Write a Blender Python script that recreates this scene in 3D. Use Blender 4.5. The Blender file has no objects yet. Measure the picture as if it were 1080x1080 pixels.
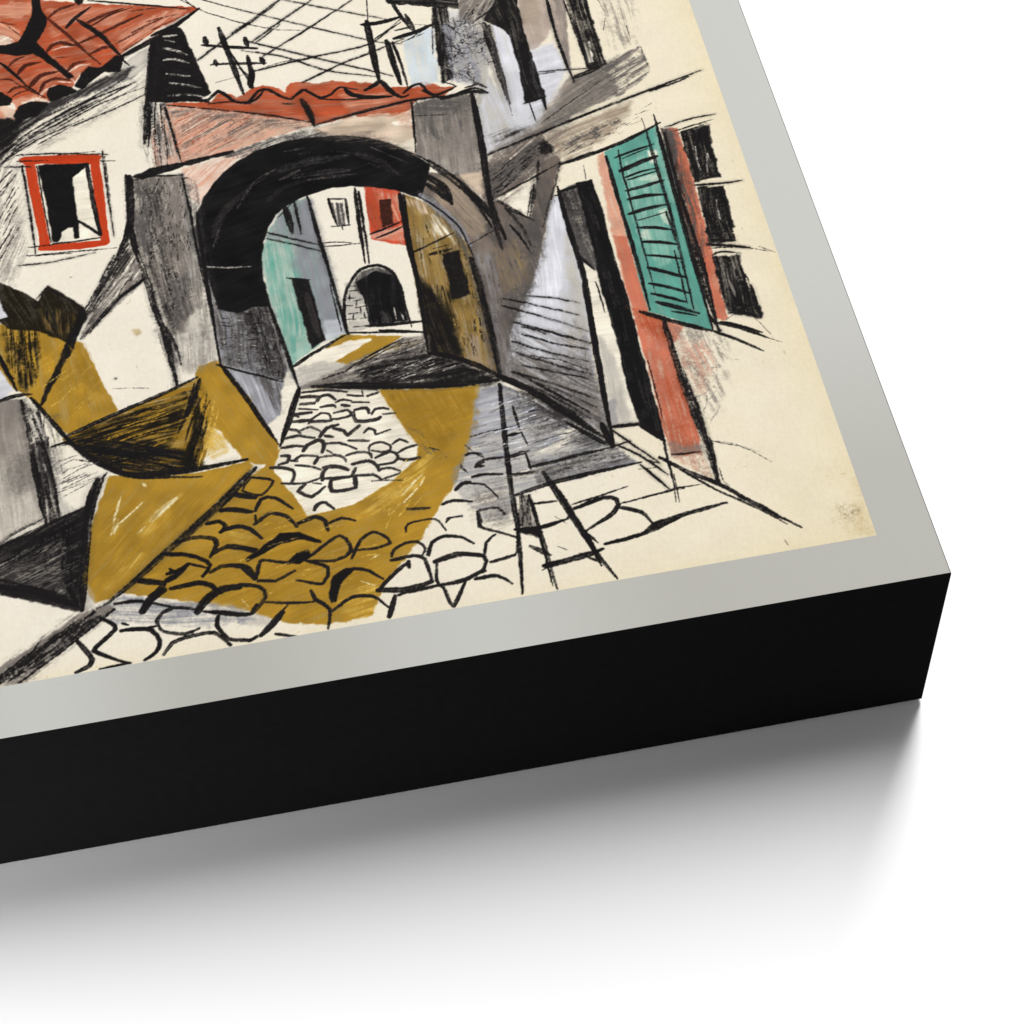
import bpy, math
import numpy as np
from mathutils import Matrix, Vector

scene = bpy.context.scene
U = 0.02                      # one border width of the board, in metres
T_ = 4.09339 * U           # thickness of the board

# ------------------------------------------------------------------ camera
cam_data = bpy.data.cameras.new('camera')
cam = bpy.data.objects.new('camera', cam_data)
scene.collection.objects.link(cam)
R = ((0.9826950458, -0.1822596388, -0.0330434710),
     (-0.1669117082, -0.7939521852, -0.5846198844),
     (0.0803176730, 0.5800184063, -0.8106341467))      # right, down, forward
m = Matrix.Identity(4)
for i in range(3):
    m[i][0], m[i][1], m[i][2] = R[0][i], -R[1][i], -R[2][i]
m.translation = Vector((-9.9268347928, -18.6395162115, 29.8939491497)) * U
cam.matrix_world = m
cam_data.sensor_fit = 'HORIZONTAL'
cam_data.sensor_width = 36.0
cam_data.lens = 2261.6648 / 1080 * 36.0
cam_data.clip_start = 0.02
cam_data.clip_end = 200.0
scene.camera = cam

# ------------------------------------------------------------------ light of the studio
world = bpy.data.worlds.new('World')
scene.world = world
world.use_nodes = True
bg = world.node_tree.nodes['Background']
bg.inputs['Color'].default_value = (1.0, 1.0, 1.0, 1)
bg.inputs['Strength'].default_value = 0.19


def area(name, loc, target, size_x, size_y, power):
    d = bpy.data.lights.new(name, 'AREA')
    d.shape = 'RECTANGLE'
    d.size, d.size_y, d.energy = size_x, size_y, power
    o = bpy.data.objects.new(name, d)
    scene.collection.objects.link(o)
    o.location = loc
    o.rotation_euler = (Vector(target) - Vector(loc)).to_track_quat('-Z', 'Y').to_euler()
    return o


# tall narrow strip box behind and above the board: long soft shadow towards the viewer, crisp at its side
area('softbox_key', (1.10, 2.30, 3.81), (-0.15, 0.0, -0.08), 1.0, 4.2, 296.0)
# weak fill, low at the front left: lifts the left end of the black side
fill = area('softbox_fill', (-0.85, -0.40, -0.005), (-0.52, 0.0, -0.06), 0.3, 0.12, 1.6)
fill.data.spread = math.radians(60)         # gridded, so that it dies away towards the right

scene.view_settings.view_transform = 'Standard'
scene.view_settings.look = 'None'
scene.view_settings.exposure = 0.0
scene.view_settings.gamma = 1.0
scene.view_settings.use_curve_mapping = False
scene.render.film_transparent = False


# ------------------------------------------------------------------ helpers
def srgb(c):
    c = np.asarray(c, float)
    return np.where(c <= 0.04045, c / 12.92, ((c + 0.055) / 1.055) ** 2.4)


def nodes_of(mat):
    mat.use_nodes = True
    nt = mat.node_tree
    return nt, nt.nodes['Principled BSDF'], nt.nodes.new, nt.links.new


def mesh_object(name, verts, faces, mat, parent=None):
    me = bpy.data.meshes.new(name)
    me.from_pydata(verts, [], faces)
    me.update()
    me.materials.append(mat)
    o = bpy.data.objects.new(name, me)
    scene.collection.objects.link(o)
    o.parent = parent
    return o


# ------------------------------------------------------------------ materials
def make_table_mat():
    mat = bpy.data.materials.new('white_sweep')
    nt, b, N, Lk = nodes_of(mat)
    b.inputs['Base Color'].default_value = (0.93, 0.93, 0.93, 1)
    b.inputs['Roughness'].default_value = 0.75
    b.inputs['Specular IOR Level'].default_value = 0.2
    tc = N('ShaderNodeTexCoord')
    n = N('ShaderNodeTexNoise')
    n.inputs['Scale'].default_value = 900
    Lk(tc.outputs['Object'], n.inputs['Vector'])
    bp = N('ShaderNodeBump')
    bp.inputs['Strength'].default_value = 0.03
    bp.inputs['Distance'].default_value = 0.0005
    Lk(n.outputs['Fac'], bp.inputs['Height'])
    Lk(bp.outputs['Normal'], b.inputs['Normal'])
    return mat


def make_side_mat():
    mat = bpy.data.materials.new('black_edge')
    nt, b, N, Lk = nodes_of(mat)
    tc = N('ShaderNodeTexCoord')
    n = N('ShaderNodeTexNoise')
    n.inputs['Scale'].default_value = 260
    n.inputs['Detail'].default_value = 4
    Lk(tc.outputs['Object'], n.inputs['Vector'])
    cr = N('ShaderNodeValToRGB')
    cr.color_ramp.elements[0].color = (0.0042, 0.0042, 0.0043, 1)
    cr.color_ramp.elements[1].color = (0.0068, 0.0068, 0.0068, 1)
    Lk(n.outputs['Fac'], cr.inputs['Fac'])
    Lk(cr.outputs['Color'], b.inputs['Base Color'])
    b.inputs['Roughness'].default_value = 0.6
    b.inputs['Specular IOR Level'].default_value = 0.0
    bp = N('ShaderNodeBump')
    bp.inputs['Strength'].default_value = 0.0
    bp.inputs['Distance'].default_value = 0.0004
    Lk(n.outputs['Fac'], bp.inputs['Height'])
    Lk(bp.outputs['Normal'], b.inputs['Normal'])
    return mat


def make_border_mat():
    mat = bpy.data.materials.new('grey_border')
    nt, b, N, Lk = nodes_of(mat)
    tc = N('ShaderNodeTexCoord')
    # reflected sheen painted into the sheet's colour: broad warm and cool bands across its width, paler up its side
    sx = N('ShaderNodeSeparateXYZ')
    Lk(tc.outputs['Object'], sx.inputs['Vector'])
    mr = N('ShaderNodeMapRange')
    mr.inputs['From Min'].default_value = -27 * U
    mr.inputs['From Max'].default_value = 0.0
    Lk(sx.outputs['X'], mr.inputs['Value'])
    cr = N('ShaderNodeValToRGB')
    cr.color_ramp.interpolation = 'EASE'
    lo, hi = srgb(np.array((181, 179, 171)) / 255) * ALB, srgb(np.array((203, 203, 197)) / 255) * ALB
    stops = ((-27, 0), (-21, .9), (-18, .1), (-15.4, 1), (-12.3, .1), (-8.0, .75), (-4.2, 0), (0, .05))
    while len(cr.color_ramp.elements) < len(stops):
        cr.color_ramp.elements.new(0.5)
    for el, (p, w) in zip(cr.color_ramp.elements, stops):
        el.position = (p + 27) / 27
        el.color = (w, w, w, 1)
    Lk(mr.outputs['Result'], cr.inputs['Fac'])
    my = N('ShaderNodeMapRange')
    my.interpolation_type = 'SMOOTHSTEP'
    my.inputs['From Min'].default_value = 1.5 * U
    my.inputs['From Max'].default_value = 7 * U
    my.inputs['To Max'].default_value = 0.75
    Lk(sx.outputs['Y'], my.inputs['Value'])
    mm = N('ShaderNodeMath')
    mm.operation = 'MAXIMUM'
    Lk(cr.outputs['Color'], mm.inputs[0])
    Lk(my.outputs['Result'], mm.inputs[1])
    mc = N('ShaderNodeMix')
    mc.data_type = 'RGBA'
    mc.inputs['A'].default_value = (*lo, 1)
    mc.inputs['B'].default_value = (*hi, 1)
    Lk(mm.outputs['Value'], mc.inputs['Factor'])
    f = N('ShaderNodeTexNoise')
    f.inputs['Scale'].default_value = 1400
    Lk(tc.outputs['Object'], f.inputs['Vector'])
    mx = N('ShaderNodeMix')
    mx.data_type = 'RGBA'
    mx.blend_type = 'SOFT_LIGHT'
    mx.inputs['Factor'].default_value = 0.06
    Lk(mc.outputs['Result'], mx.inputs['A'])
    Lk(f.outputs['Fac'], mx.inputs['B'])
    Lk(mx.outputs['Result'], b.inputs['Base Color'])
    b.inputs['Roughness'].default_value = 0.55
    b.inputs['Specular IOR Level'].default_value = 0.25
    return mat


def make_print_mat():
    mat = bpy.data.materials.new('print')
    nt, b, N, Lk = nodes_of(mat)
    at = N('ShaderNodeAttribute')
    at.attribute_name = 'ink'
    tc = N('ShaderNodeTexCoord')
    n = N('ShaderNodeTexNoise')
    n.inputs['Scale'].default_value = 2600
    n.inputs['Detail'].default_value = 2
    Lk(tc.outputs['Object'], n.inputs['Vector'])
    mx = N('ShaderNodeMix')
    mx.data_type = 'RGBA'
    mx.blend_type = 'OVERLAY'
    mx.inputs['Factor'].default_value = 0.14
    Lk(at.outputs['Color'], mx.inputs['A'])
    Lk(n.outputs['Fac'], mx.inputs['B'])
    Lk(mx.outputs['Result'], b.inputs['Base Color'])
    b.inputs['Roughness'].default_value = 0.7
    b.inputs['Specular IOR Level'].default_value = 0.01
    return mat


ALB = 0.755                   # paper white of the print


# ------------------------------------------------------------------ the surface and the board
G_ = 0.07 * U                 # gap added under the board, over an added plinth, to darken its rim
Z_ = -T_ - G_
table = mesh_object('table', [(-8, -8, Z_), (8, -8, Z_), (8, 8, Z_), (-8, 8, Z_)], [(0, 1, 2, 3)], make_table_mat())
table['kind'] = 'structure'

board = bpy.data.objects.new('mounted_print', None)
scene.collection.objects.link(board)
board.location = (0, 0, Z_)
board['label'] = 'thick black sided mounted print of a hand drawn village street, grey border, lying on white'
board['category'] = 'art print'

W, H = 22 * U, 19.6 * U
# the block: front, right, left and back sides and its underside, each edge slightly eased
E_ = 0.0003
xs, ys = (-W, 0.0), (0.0, H)
zb, zt = G_, T_ + G_
v = []
for (z, e) in ((zb, E_), (zb + E_, 0), (zt - E_, 0), (zt, E_)):
    v += [(xs[0] + e, ys[0] + e, z), (xs[1] - e, ys[0] + e, z), (xs[1] - e, ys[1] - e, z), (xs[0] + e, ys[1] - e, z)]
f = [(3, 2, 1, 0)]
for k in range(3):
    for i in range(4):
        j = (i + 1) % 4
        f.append((4 * k + i, 4 * k + j, 4 * k + 4 + j, 4 * k + 4 + i))
mesh_object('side_panel', v, f, make_side_mat(), board)

v = [(x, y, z) for z in (0, G_ - 0.0002) for x, y in ((xs[0] + 0.3 * U, 0.3 * U), (-0.3 * U, 0.3 * U), (-0.3 * U, H - 0.3 * U), (xs[0] + 0.3 * U, H - 0.3 * U))]
f = [(3, 2, 1, 0), (4, 5, 6, 7)] + [(i, (i + 1) % 4, 4 + (i + 1) % 4, 4 + i) for i in range(4)]
mesh_object('rim_shade_plinth', v, f, make_side_mat(), board)  # set-back plinth, added to deepen the shade along the board's foot

# the grey border: a flat sheet frame round the picture
v = [(xs[0] + E_, E_, zt), (-E_, E_, zt), (-E_, H - E_, zt), (xs[0] + E_, H - E_, zt),
     (xs[0] + U, U, zt), (-U, U, zt), (-U, H - U, zt), (xs[0] + U, H - U, zt)]
f = [(i, (i + 1) % 4, 4 + (i + 1) % 4, 4 + i) for i in range(4)]
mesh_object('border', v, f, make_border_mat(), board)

COL = {
    'k': (29, 27, 27),
    'kk': (25, 24, 25),
    'ko': (34, 30, 22),
    'paper': (245, 236, 216),
    'roof': (174, 80, 50),
    'roofl': (226, 164, 134),
    'red': (196, 64, 32),
    'red2': (196, 76, 52),
    'salm': (216, 158, 132),
    'salml': (236, 204, 184),
    'ochre': (173, 133, 46),
    'ochd': (150, 114, 38),
    'ochl': (214, 176, 84),
    'teal': (94, 158, 143),
    'teall': (146, 190, 172),
    'tealg': (146, 180, 166),
    'lil': (210, 210, 216),
    'lilw': (226, 226, 232),
    'gry': (124, 116, 109),
    'gryl': (188, 182, 172),
    'grb': (140, 140, 146),
    'grd': (84, 80, 78),
    'brn': (114, 102, 94),
    'tan': (160, 142, 122),
    'beige': (208, 184, 160),
    'olive': (128, 102, 56),
    'olv2': (156, 128, 74),
    'dkb': (56, 32, 26),
    'chr': (54, 50, 49),
    'blu': (204, 214, 220),
    'post': (200, 116, 90),
    'k2': (36, 33, 33),
    'cob': (50, 46, 45),
    'dkr': (74, 36, 27),
    'brnw': (178, 160, 148),
    'yel': (236, 220, 172),
    'stain': (196, 170, 118),
}
DRAWING = [
('F','roof',[-3710,3851,-3313,3700,-2880,3572,-2695,3503,-2237,3377,-2204,3365,-2349,3243,-2543,3140,-2634,3089,-2722,3079,-2756,3002,-2856,2939,-2993,2866,-3068,2882,-3709,2948],.95,1.2,2,.06,5,.2,.25,None),
('F','roofl',[-3413,3646,-3019,3573,-2880,3560,-2889,3483,-2954,3468,-3041,3502,-3317,3534],.7,3,4,.1,-13,.3,.15,None),
('F','roofl',[-3219,3512,-3023,3461,-2967,3411,-2941,3331,-2991,3320,-3048,3355],.75,3,4,.1,-38,.35,.15,None),
('F','paper',[-3046,3384,-2999,3359,-2981,3318,-3030,3315,-3059,3328],.7,2.5,3,0,0,0,.15,None),
('F','roofl',[-3060,3055,-3016,2982,-2911,2980,-2864,2955,-2981,2911,-3012,2863,-3068,2882],.8,2,3,.1,0,0,.15,None),
('F','paper',[-3045,2967,-2998,2957,-2983,2870,-3030,2874],.6,2,3,0,0,0,.15,None),
('F','salm',[-2829,3492,-2696,3485,-2472,3419,-2538,3330,-2702,3396,-2781,3384],.45,4,4,.1,17,.3,.15,None),
('F','roofl',[-2820,3393,-2777,3295,-2678,3302,-2616,3215,-2711,3251,-2807,3287],.4,4,4,.1,17,.4,.15,None),
('F','salm',[-2561,3290,-2347,3376,-2259,3364,-2346,3272,-2531,3174],.5,3,3,.2,37,.5,.15,None),
('F','roofl',[-2934,3084,-2880,3015,-2801,3047,-2752,3058,-2730,3110,-2816,3129,-2883,3130],.35,3,3,.1,31,.3,.15,None),
('F','roofl',[-2750,3100,-2725,3037,-2712,3091,-2671,3125],.5,2,2,0,0,0,.15,None),
('F','gryl',[-2548,3147,-2408,3241,-2251,3340,-2226,3342,-2349,3236,-2525,3129],.9,1,1,0,0,0,.15,None),
('F','paper',[-2543,3143,-2430,3210,-2346,3272,-2355,3288,-2490,3194],.7,1,1,0,0,0,.15,None),
('F','gryl',[-2682,2964,-2560,3043,-2516,3113,-2434,3167,-2429,3083,-2505,3003,-2634,2953],.8,2,2,.1,37,.35,.15,None),
('F','chr',[-3333,2865,-3058,2880,-2993,2856,-2856,2933,-2719,2972,-2559,3057,-2500,3066,-2543,3011,-2732,2933,-2849,2882,-2968,2785,-3059,2656,-3339,2598],.9,3,3,.3,35,.45,.15,None),
('F','k',[-3333,2865,-3058,2880,-2964,2859,-2977,2807,-3017,2741,-3057,2696,-3339,2598],.92,3,3,.15,37,.25,.15,None),
('F','grd',[-2996,2791,-2859,2884,-2722,2938,-2582,3006,-2476,3010,-2636,2933,-2786,2827,-2932,2749],.38,3,3,.6,34,.8,.15,None),
('F','gryl',[-2441,2848,-2386,2821,-2356,2475,-2418,2462,-2458,2484,-2461,2618],.5,2,2,.3,-88,.7,.15,None),
('F','salm',[-2452,2671,-2398,2796,-2364,2651,-2360,2489,-2418,2468,-2458,2484],.6,3,2,.3,-85,.5,.15,None),
('F','salm',[-2386,2821,-2037,2686,-1812,2581,-1958,2548,-2055,2529,-2153,2497,-2352,2474,-2370,2585],.85,1.5,2,.22,27,.3,.15,None),
('F','beige',[-2040,2662,-1812,2577,-2017,2534,-2131,2519,-2226,2513,-2123,2598],.35,4,3,.2,29,.4,.15,None),
('F','salml',[-2353,2445,-2135,2486,-2058,2502,-2024,2468,-2185,2371,-2267,2297,-2314,2243,-2342,2288],.75,2,2,.25,35,.4,.15,None),
('F','salm',[-2346,2433,-2233,2447,-2146,2468,-2242,2357,-2320,2322],.35,4,4,.3,41,.6,.15,None),
('F','roof',[-2386,2821,-2207,2795,-2154,2840,-2102,2793,-2029,2837,-1990,2843,-1910,2786,-1883,2836,-1783,2804,-1696,2800,-1575,2765,-1495,2719,-1411,2700,-1359,2726,-1299,2678,-1248,2664,-1299,2619,-1413,2626,-1431,2575,-1520,2557,-1649,2589,-1808,2573,-1847,2602,-2110,2714],.95,1.3,2.5,.05,-7,.2,.3,None),
('F','salm',[-1697,2724,-1500,2687,-1432,2630,-1552,2595,-1665,2606],.45,4,3,.1,2,.4,.15,None),
('F','beige',[-1816,2547,-1669,2580,-1432,2568,-1439,2447,-1451,2329,-1543,2402,-1612,2445,-1730,2484,-1794,2501],.8,2,3,.1,-5,.2,.3,None),
('F','tan',[-1791,2525,-1654,2549,-1525,2520,-1609,2471,-1720,2489],.4,5,4,.1,-12,.3,.15,None),
('F','paper',[-1516,2518,-1445,2544,-1435,2535,-1440,2488,-1482,2494],.9,2,3,0,0,0,.15,None),
('F','paper',[-1532,2413,-1487,2397,-1447,2408,-1456,2343,-1492,2364],.7,2,3,0,0,0,.15,None),
('F','grd',[-2192,2478,-1988,2534,-1816,2550,-1756,2497,-1851,2497,-1992,2499,-2138,2460],.55,3,3,.4,13,.5,.15,None),
('F','gry',[-1416,2599,-1298,2622,-1185,2610,-1174,2559,-1187,2271,-1189,2179,-1307,2175,-1377,2259,-1444,2314],.98,1.5,2,.12,-94,.22,.2,[-1310,2610,-1338,2159,1,.75]),
('F','grd',[-1400,2589,-1282,2604,-1210,2574,-1240,2403,-1340,2371,-1405,2439],.3,6,5,.2,-92,.5,.15,None),
('F','beige',[-1307,2175,-1192,2182,-1211,2002,-1257,2089],.85,2,2,.1,0,0,.15,None),
('F','blu',[-1397,2978,-1330,3029,-1270,3030,-1293,2712,-1400,2707],.75,3,3,.15,-96,.4,.15,None),
('F','lil',[-1194,3132,-1122,3086,-1057,2895,-1110,2594,-1150,2645,-1245,2708],.6,4,3,0,0,0,.15,None),
('F','gry',[-1243,2722,-1228,3050,-1122,3086,-1059,2939,-1072,2812,-1136,2670],.4,4,3,.5,-86,.4,.15,None),
('F','k',[-1249,3152,-1191,3149,-1204,2928,-1238,2721,-1276,2701,-1268,2913],.93,1.5,2,.3,-96,.4,.15,None),
('F','gry',[-1121,3266,-966,3231,-998,3058,-1076,3009,-1150,3040],.9,2,2,.2,58,.5,.15,None),
('F','k',[-1481,3347,-1248,3295,-1131,3208,-1146,3124,-1230,3155,-1419,3221],.95,1.2,2,.2,-20,.3,.15,None),
('F','gryl',[-1084,3077,-1053,3026,-1094,2688,-1180,2471,-1175,2608],.8,2,2,.4,-93,.5,.15,None),
('F','lil',[-1166,2496,-1094,2688,-1039,2509,-1030,2377,-1169,2267,-1185,2283],.9,2,2,.1,-86,.2,.15,None),
('F','gryl',[-1056,3012,-1012,2980,-1033,2439,-1054,2430,-1068,2612,-1076,2784],.8,2,2,.2,-86,.5,.15,None),
('F','lil',[-1020,2616,-976,2514,-954,2394,-1041,2345,-1103,2319,-1102,2481],.85,3,2,.1,-86,.2,.15,None),
('F','lilw',[-1019,2996,-961,2932,-974,2550,-998,2472,-1033,2439,-1030,2717],.95,1.5,1.5,.15,-90,.3,.15,None),
('F','brnw',[-880,3181,-759,3154,-768,2955,-877,2804,-910,2811,-910,2994],.85,3,3,.15,-87,.2,.2,None),
('F','tan',[-883,3137,-802,3088,-846,2965,-903,2977],.5,5,3,0,0,0,.15,None),
('F','lil',[-898,2794,-803,2831,-784,2676,-860,2538,-954,2394,-977,2509],.9,2,3,.1,0,0,.15,None),
('F','brnw',[-759,3154,-697,3140,-758,2713,-765,2629,-780,2675,-770,2947],.85,1.5,1.5,0,0,0,.15,None),
('F','gry',[-740,3150,-697,3140,-757,2727,-764,2657,-769,2730],.5,2,2,.2,-93,.4,.15,None),
('F','gry',[-1175,2261,-1089,2343,-956,2392,-883,2474,-777,2618,-697,2625,-613,2655,-611,2483,-714,2450,-949,2332],.9,2.5,3,.12,25,.25,.2,None),
('F','beige',[-909,2439,-758,2614,-860,2538],.5,2,2,0,0,0,.15,None),
('F','gry',[-626,2662,-468,2734,-452,2609,-472,2564,-624,2465],.62,2,3,.3,33,.9,.15,None),
('F','tan',[-975,2291,-810,2355,-564,2431,-603,2343,-719,2247,-878,2163,-913,2223],.7,5,3,.2,17,.5,.15,None),
('F','grd',[-869,2254,-792,2304,-678,2347,-710,2286,-785,2249,-859,2211],.4,4,4,.7,21,.6,.15,None),
('F','brn',[-1210,2144,-1142,2261,-950,2325,-917,2251,-973,2157,-1178,2007,-1230,2031],.75,2,2,.3,38,.5,.15,None),
('F','grd',[-1187,2165,-959,2301,-921,2252,-982,2206,-1118,2084,-1194,2024],.8,2,2,.4,40,.7,.15,None),
('F','brn',[-1461,2114,-1422,2216,-1306,2178,-1241,2021,-1187,2009,-1134,1947,-1071,1888,-1045,1953,-1005,2086,-970,2170,-918,2198,-902,2181,-942,2098,-978,1964,-1045,1788,-1125,1561,-1183,1489,-1198,1457,-1249,1327,-1274,1189,-1312,1129,-1332,1162,-1322,1413,-1323,1604,-1325,1800,-1353,1906,-1409,2007],.97,1.3,1.5,.1,-89,.2,.3,None),
('F','tan',[-1419,2176,-1309,2165,-1243,2009,-1218,1940,-1260,1860,-1308,1846,-1347,1942,-1403,2044],.75,3,3,.12,-65,.35,.15,None),
('F','beige',[-1139,1922,-1071,1888,-1101,1927],.2,2,2,0,0,0,.15,None),
('F','olv2',[-1222,1765,-1154,1787,-1102,1726,-1151,1566,-1226,1546],.28,12,6,.25,-86,.4,.15,None),
('F','grb',[-1314,1760,-1255,1735,-1261,1554,-1270,1402,-1298,1155,-1332,1162,-1326,1437],.35,7,4,.2,-91,.4,.15,None),
('F','grd',[-1090,1886,-1012,1958,-1071,1794,-1129,1586,-1177,1524,-1102,1726],.35,6,4,.3,-90,.4,.15,None),
('F','grd',[-1245,1539,-1177,1524,-1198,1457,-1249,1327,-1270,1402],.3,6,4,.3,-77,.4,.15,None),
('F','paper',[-1185,2019,-1115,2051,-1026,2077,-1042,2016,-1081,1910,-1132,1959],1,1,1,0,0,0,.15,None),
('F','lil',[-969,1987,-937,1983,-943,1791,-939,1545,-973,1291,-998,1068,-995,835,-1019,824,-1187,1008,-1311,1135,-1245,1350,-1187,1467,-1123,1572,-1036,1786],1,1.3,1.5,.06,-95,.15,.1,None),
('F','lilw',[-967,1974,-949,1944,-989,1653,-1065,1452,-1160,1425,-1142,1516,-1047,1727],.8,4,3,.1,-94,.3,.15,None),
('F','gryl',[-957,1769,-948,1546,-973,1291,-1063,1195,-1049,1354,-995,1533],.7,6,4,.1,-95,.4,.15,None),
('F','gry',[-1278,1310,-1173,1357,-1075,1313,-974,1245,-998,1068,-995,835,-1019,824,-1187,1008,-1311,1135],.75,7,4,.15,-43,.4,.15,[-1117,1369,-1156,1079,.25,.9]),
('F','gry',[-1295,1222,-1198,1224,-1102,1090,-999,957,-999,836,-1187,1008,-1311,1135],.4,5,4,.2,-48,.5,.15,None),
('F','olive',[-1526,2116,-1448,2053,-1370,1910,-1334,1802,-1326,1689,-1316,1447,-1337,1157,-1455,1254,-1559,1313,-1551,1811],.97,1.2,1.2,.15,-91,.35,.3,None),
('F','beige',[-1524,2096,-1448,2053,-1422,1984,-1500,2014],.6,4,3,.1,-84,.6,.15,None),
('F','paper',[-1431,1986,-1371,1903,-1376,1823,-1403,1879,-1476,1882],.6,5,4,.2,-77,.7,.15,None),
('F','olv2',[-1498,2026,-1442,1976,-1435,1799,-1440,1605,-1471,1635,-1485,1822],.5,4,3,.3,-90,.8,.15,None),
('F','olv2',[-1417,1528,-1363,1528,-1349,1211,-1391,1220,-1431,1343],.45,4,3,.3,-91,.8,.15,None),
('F','tan',[-1415,1386,-1346,1325,-1340,1164,-1423,1238],.5,4,3,.2,-91,.6,.15,None),
('F','k',[-1547,1688,-1498,1605,-1452,1476,-1446,1252,-1559,1311],.97,4,3,.15,-84,.25,.15,None),
('F','ko',[-1514,1645,-1435,1580,-1449,1393,-1434,1275,-1473,1352],.4,5,4,.3,-88,.7,.15,None),
('F','tealg',[-2021,2102,-1948,2176,-1892,2176,-1858,1743,-1851,1468,-1933,1451,-2058,1360,-2084,1577,-2101,1735,-2108,1908,-2066,2036],.8,1.3,2,.1,-90,.25,.2,None),
('F','teal',[-2073,1975,-1993,1957,-1964,1827,-1960,1645,-2010,1467,-2057,1368,-2084,1577,-2096,1856],.35,7,5,.15,-90,.5,.15,None),
('F','grb',[-1931,2159,-1894,2164,-1858,1743,-1850,1480,-1931,1462,-1960,1645,-1986,1869],.85,9,4,.15,-89,.3,.15,None),
('F','grb',[-2009,2125,-1948,2176,-1894,2164,-1880,1920,-2068,2011],.65,5,4,.1,-88,.3,.15,None),
('F','lil',[-1912,1540,-1849,1550,-1851,1468,-1923,1455],.7,3,3,0,0,0,.15,None),
('F','red2',[-1670,2192,-1542,2164,-1555,1852,-1604,1878,-1680,1919],1,1.2,1.5,.1,-88,.35,.35,None),
('F','salm',[-1626,2157,-1547,2127,-1559,1989,-1599,1972,-1623,2117],.4,5,4,.2,-90,.7,.15,None),
('F','paper',[-1687,1933,-1550,1964,-1551,1939,-1663,1906],.45,2,2,.2,0,0,.15,None),
('F','salm',[-1654,1909,-1557,1944,-1555,1887,-1602,1891],.6,2,2,.1,0,0,.15,None),
('F','salm',[-1576,2120,-1540,2112,-1553,2000,-1584,2007],.4,4,3,.2,-91,.5,.15,None),
('F','roof',[-1669,2153,-1628,2144,-1630,1979,-1664,1961],.6,3,3,0,0,0,.15,None),
('F','gryl',[-1809,1709,-1762,1723,-1743,1575,-1747,1487,-1833,1470],.9,1.5,1.5,.3,-12,.4,.15,None),
('F','grd',[-1782,1709,-1743,1761,-1683,1771,-1639,1735,-1617,1643,-1614,1547,-1607,1479,-1646,1487,-1778,1678],.9,2,2,.3,-91,.4,.15,None),
('F','kk',[-1768,1712,-1695,1754,-1637,1718,-1615,1630,-1615,1488,-1646,1487,-1752,1484,-1743,1575,-1762,1662],.97,1.2,1.5,.12,-91,.2,.15,None),
('F','ochre',[-1940,1395,-1861,1461,-1647,1413,-1762,1356,-1861,1325,-1904,1350],1,1.2,1.5,.05,20,.1,.2,None),
('F','paper',[-2046,1354,-1939,1404,-1830,1429,-1763,1421,-1818,1392,-1903,1348,-1948,1339],1,1.3,1.5,0,0,0,.15,None),
('F','gryl',[-2056,1305,-2024,1350,-1912,1343,-1838,1310,-1921,1276,-1994,1247,-2038,1245],.85,3,3,.35,7,.5,.15,None),
('F','gry',[-2037,1250,-1918,1296,-1641,1402,-1555,1391,-1561,1302,-1449,1238,-1327,1138,-1383,1116,-1592,1161,-1929,1219],.75,3,2,.35,7,.5,.15,None),
('F','chr',[-1961,1234,-1852,1273,-1647,1366,-1560,1359,-1561,1302,-1449,1238,-1327,1138,-1383,1116,-1592,1161,-1912,1216],.6,7,3,.4,1,.7,.15,None),
('F','k',[-1832,1291,-1567,1315,-1449,1238,-1327,1138,-1509,1138,-1794,1198],.75,4,3,.3,-2,.6,.15,None),
('F','gryl',[-2342,2096,-2324,1905,-2313,1411,-2346,1424,-2412,1554,-2442,1797,-2377,1917],.3,5,4,.2,0,0,.15,None),
('F','grb',[-2329,1906,-2312,1415,-2174,1110,-2123,1146,-2046,1245,-2105,1664,-2291,1704],.95,1.3,1.5,.2,-85,.2,.2,None),
('F','grd',[-2330,1894,-2301,1695,-2109,1668,-2079,1471,-2090,1312,-2172,1353,-2295,1413],.75,4,3,.5,-89,.55,.15,None),
('F','chr',[-2204,1650,-2110,1659,-2081,1459,-2091,1301,-2157,1327,-2182,1493],.75,4,4,.45,-83,.6,.15,None),
('F','grd',[-2199,1336,-2101,1292,-2099,1236,-2126,1152],.6,4,3,.5,-81,.7,.15,None),
('F','lil',[-2273,1374,-2192,1323,-2126,1152,-2174,1113],.3,5,4,.2,-81,.4,.15,None),
('F','paper',[-2123,1146,-2091,1301,-2075,1326,-2045,1241],.95,2,2,.1,0,0,.15,None),
('F','gryl',[-2110,1654,-2093,1650,-2055,1316,-2073,1309],.5,3,2,.3,-86,.4,.15,None),
('F','kk',[-2338,2095,-2318,2192,-2284,2272,-2245,2331,-2198,2389,-2141,2435,-2061,2476,-1964,2503,-1850,2505,-1732,2484,-1641,2454,-1560,2414,-1477,2342,-1407,2258,-1419,2208,-1468,2089,-1528,2133,-1579,2165,-1649,2191,-1721,2211,-1794,2217,-1862,2206,-1932,2185,-1987,2156,-2028,2119,-2064,2066,-2091,1991,-2109,1896,-2113,1799,-2103,1666,-2170,1671,-2225,1655,-2293,1688,-2308,1816,-2317,1901,-2341,1921],1,1.2,1,.03,15,0,.5,None),
('S','k',[-2330,2119,-2281,2248,-2152,2416,-1965,2495,-1729,2487,-1577,2426,-1386,2261,-1288,2122],3.54,.9,.6,.6,.4),
('S','grd',[-1982,2353,-1848,2376,-1717,2374],11.75,.22,.5,.6,.4),
('S','grd',[-1932,2302,-1820,2304,-1718,2295],9.25,.22,.5,.6,.4),
('S','chr',[-2273,2056,-2224,2172,-2110,2289],9.25,.4,.6,.6,.4),
('S','chr',[-1678,2379,-1593,2320,-1532,2227],9.25,.4,.6,.6,.4),
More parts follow.
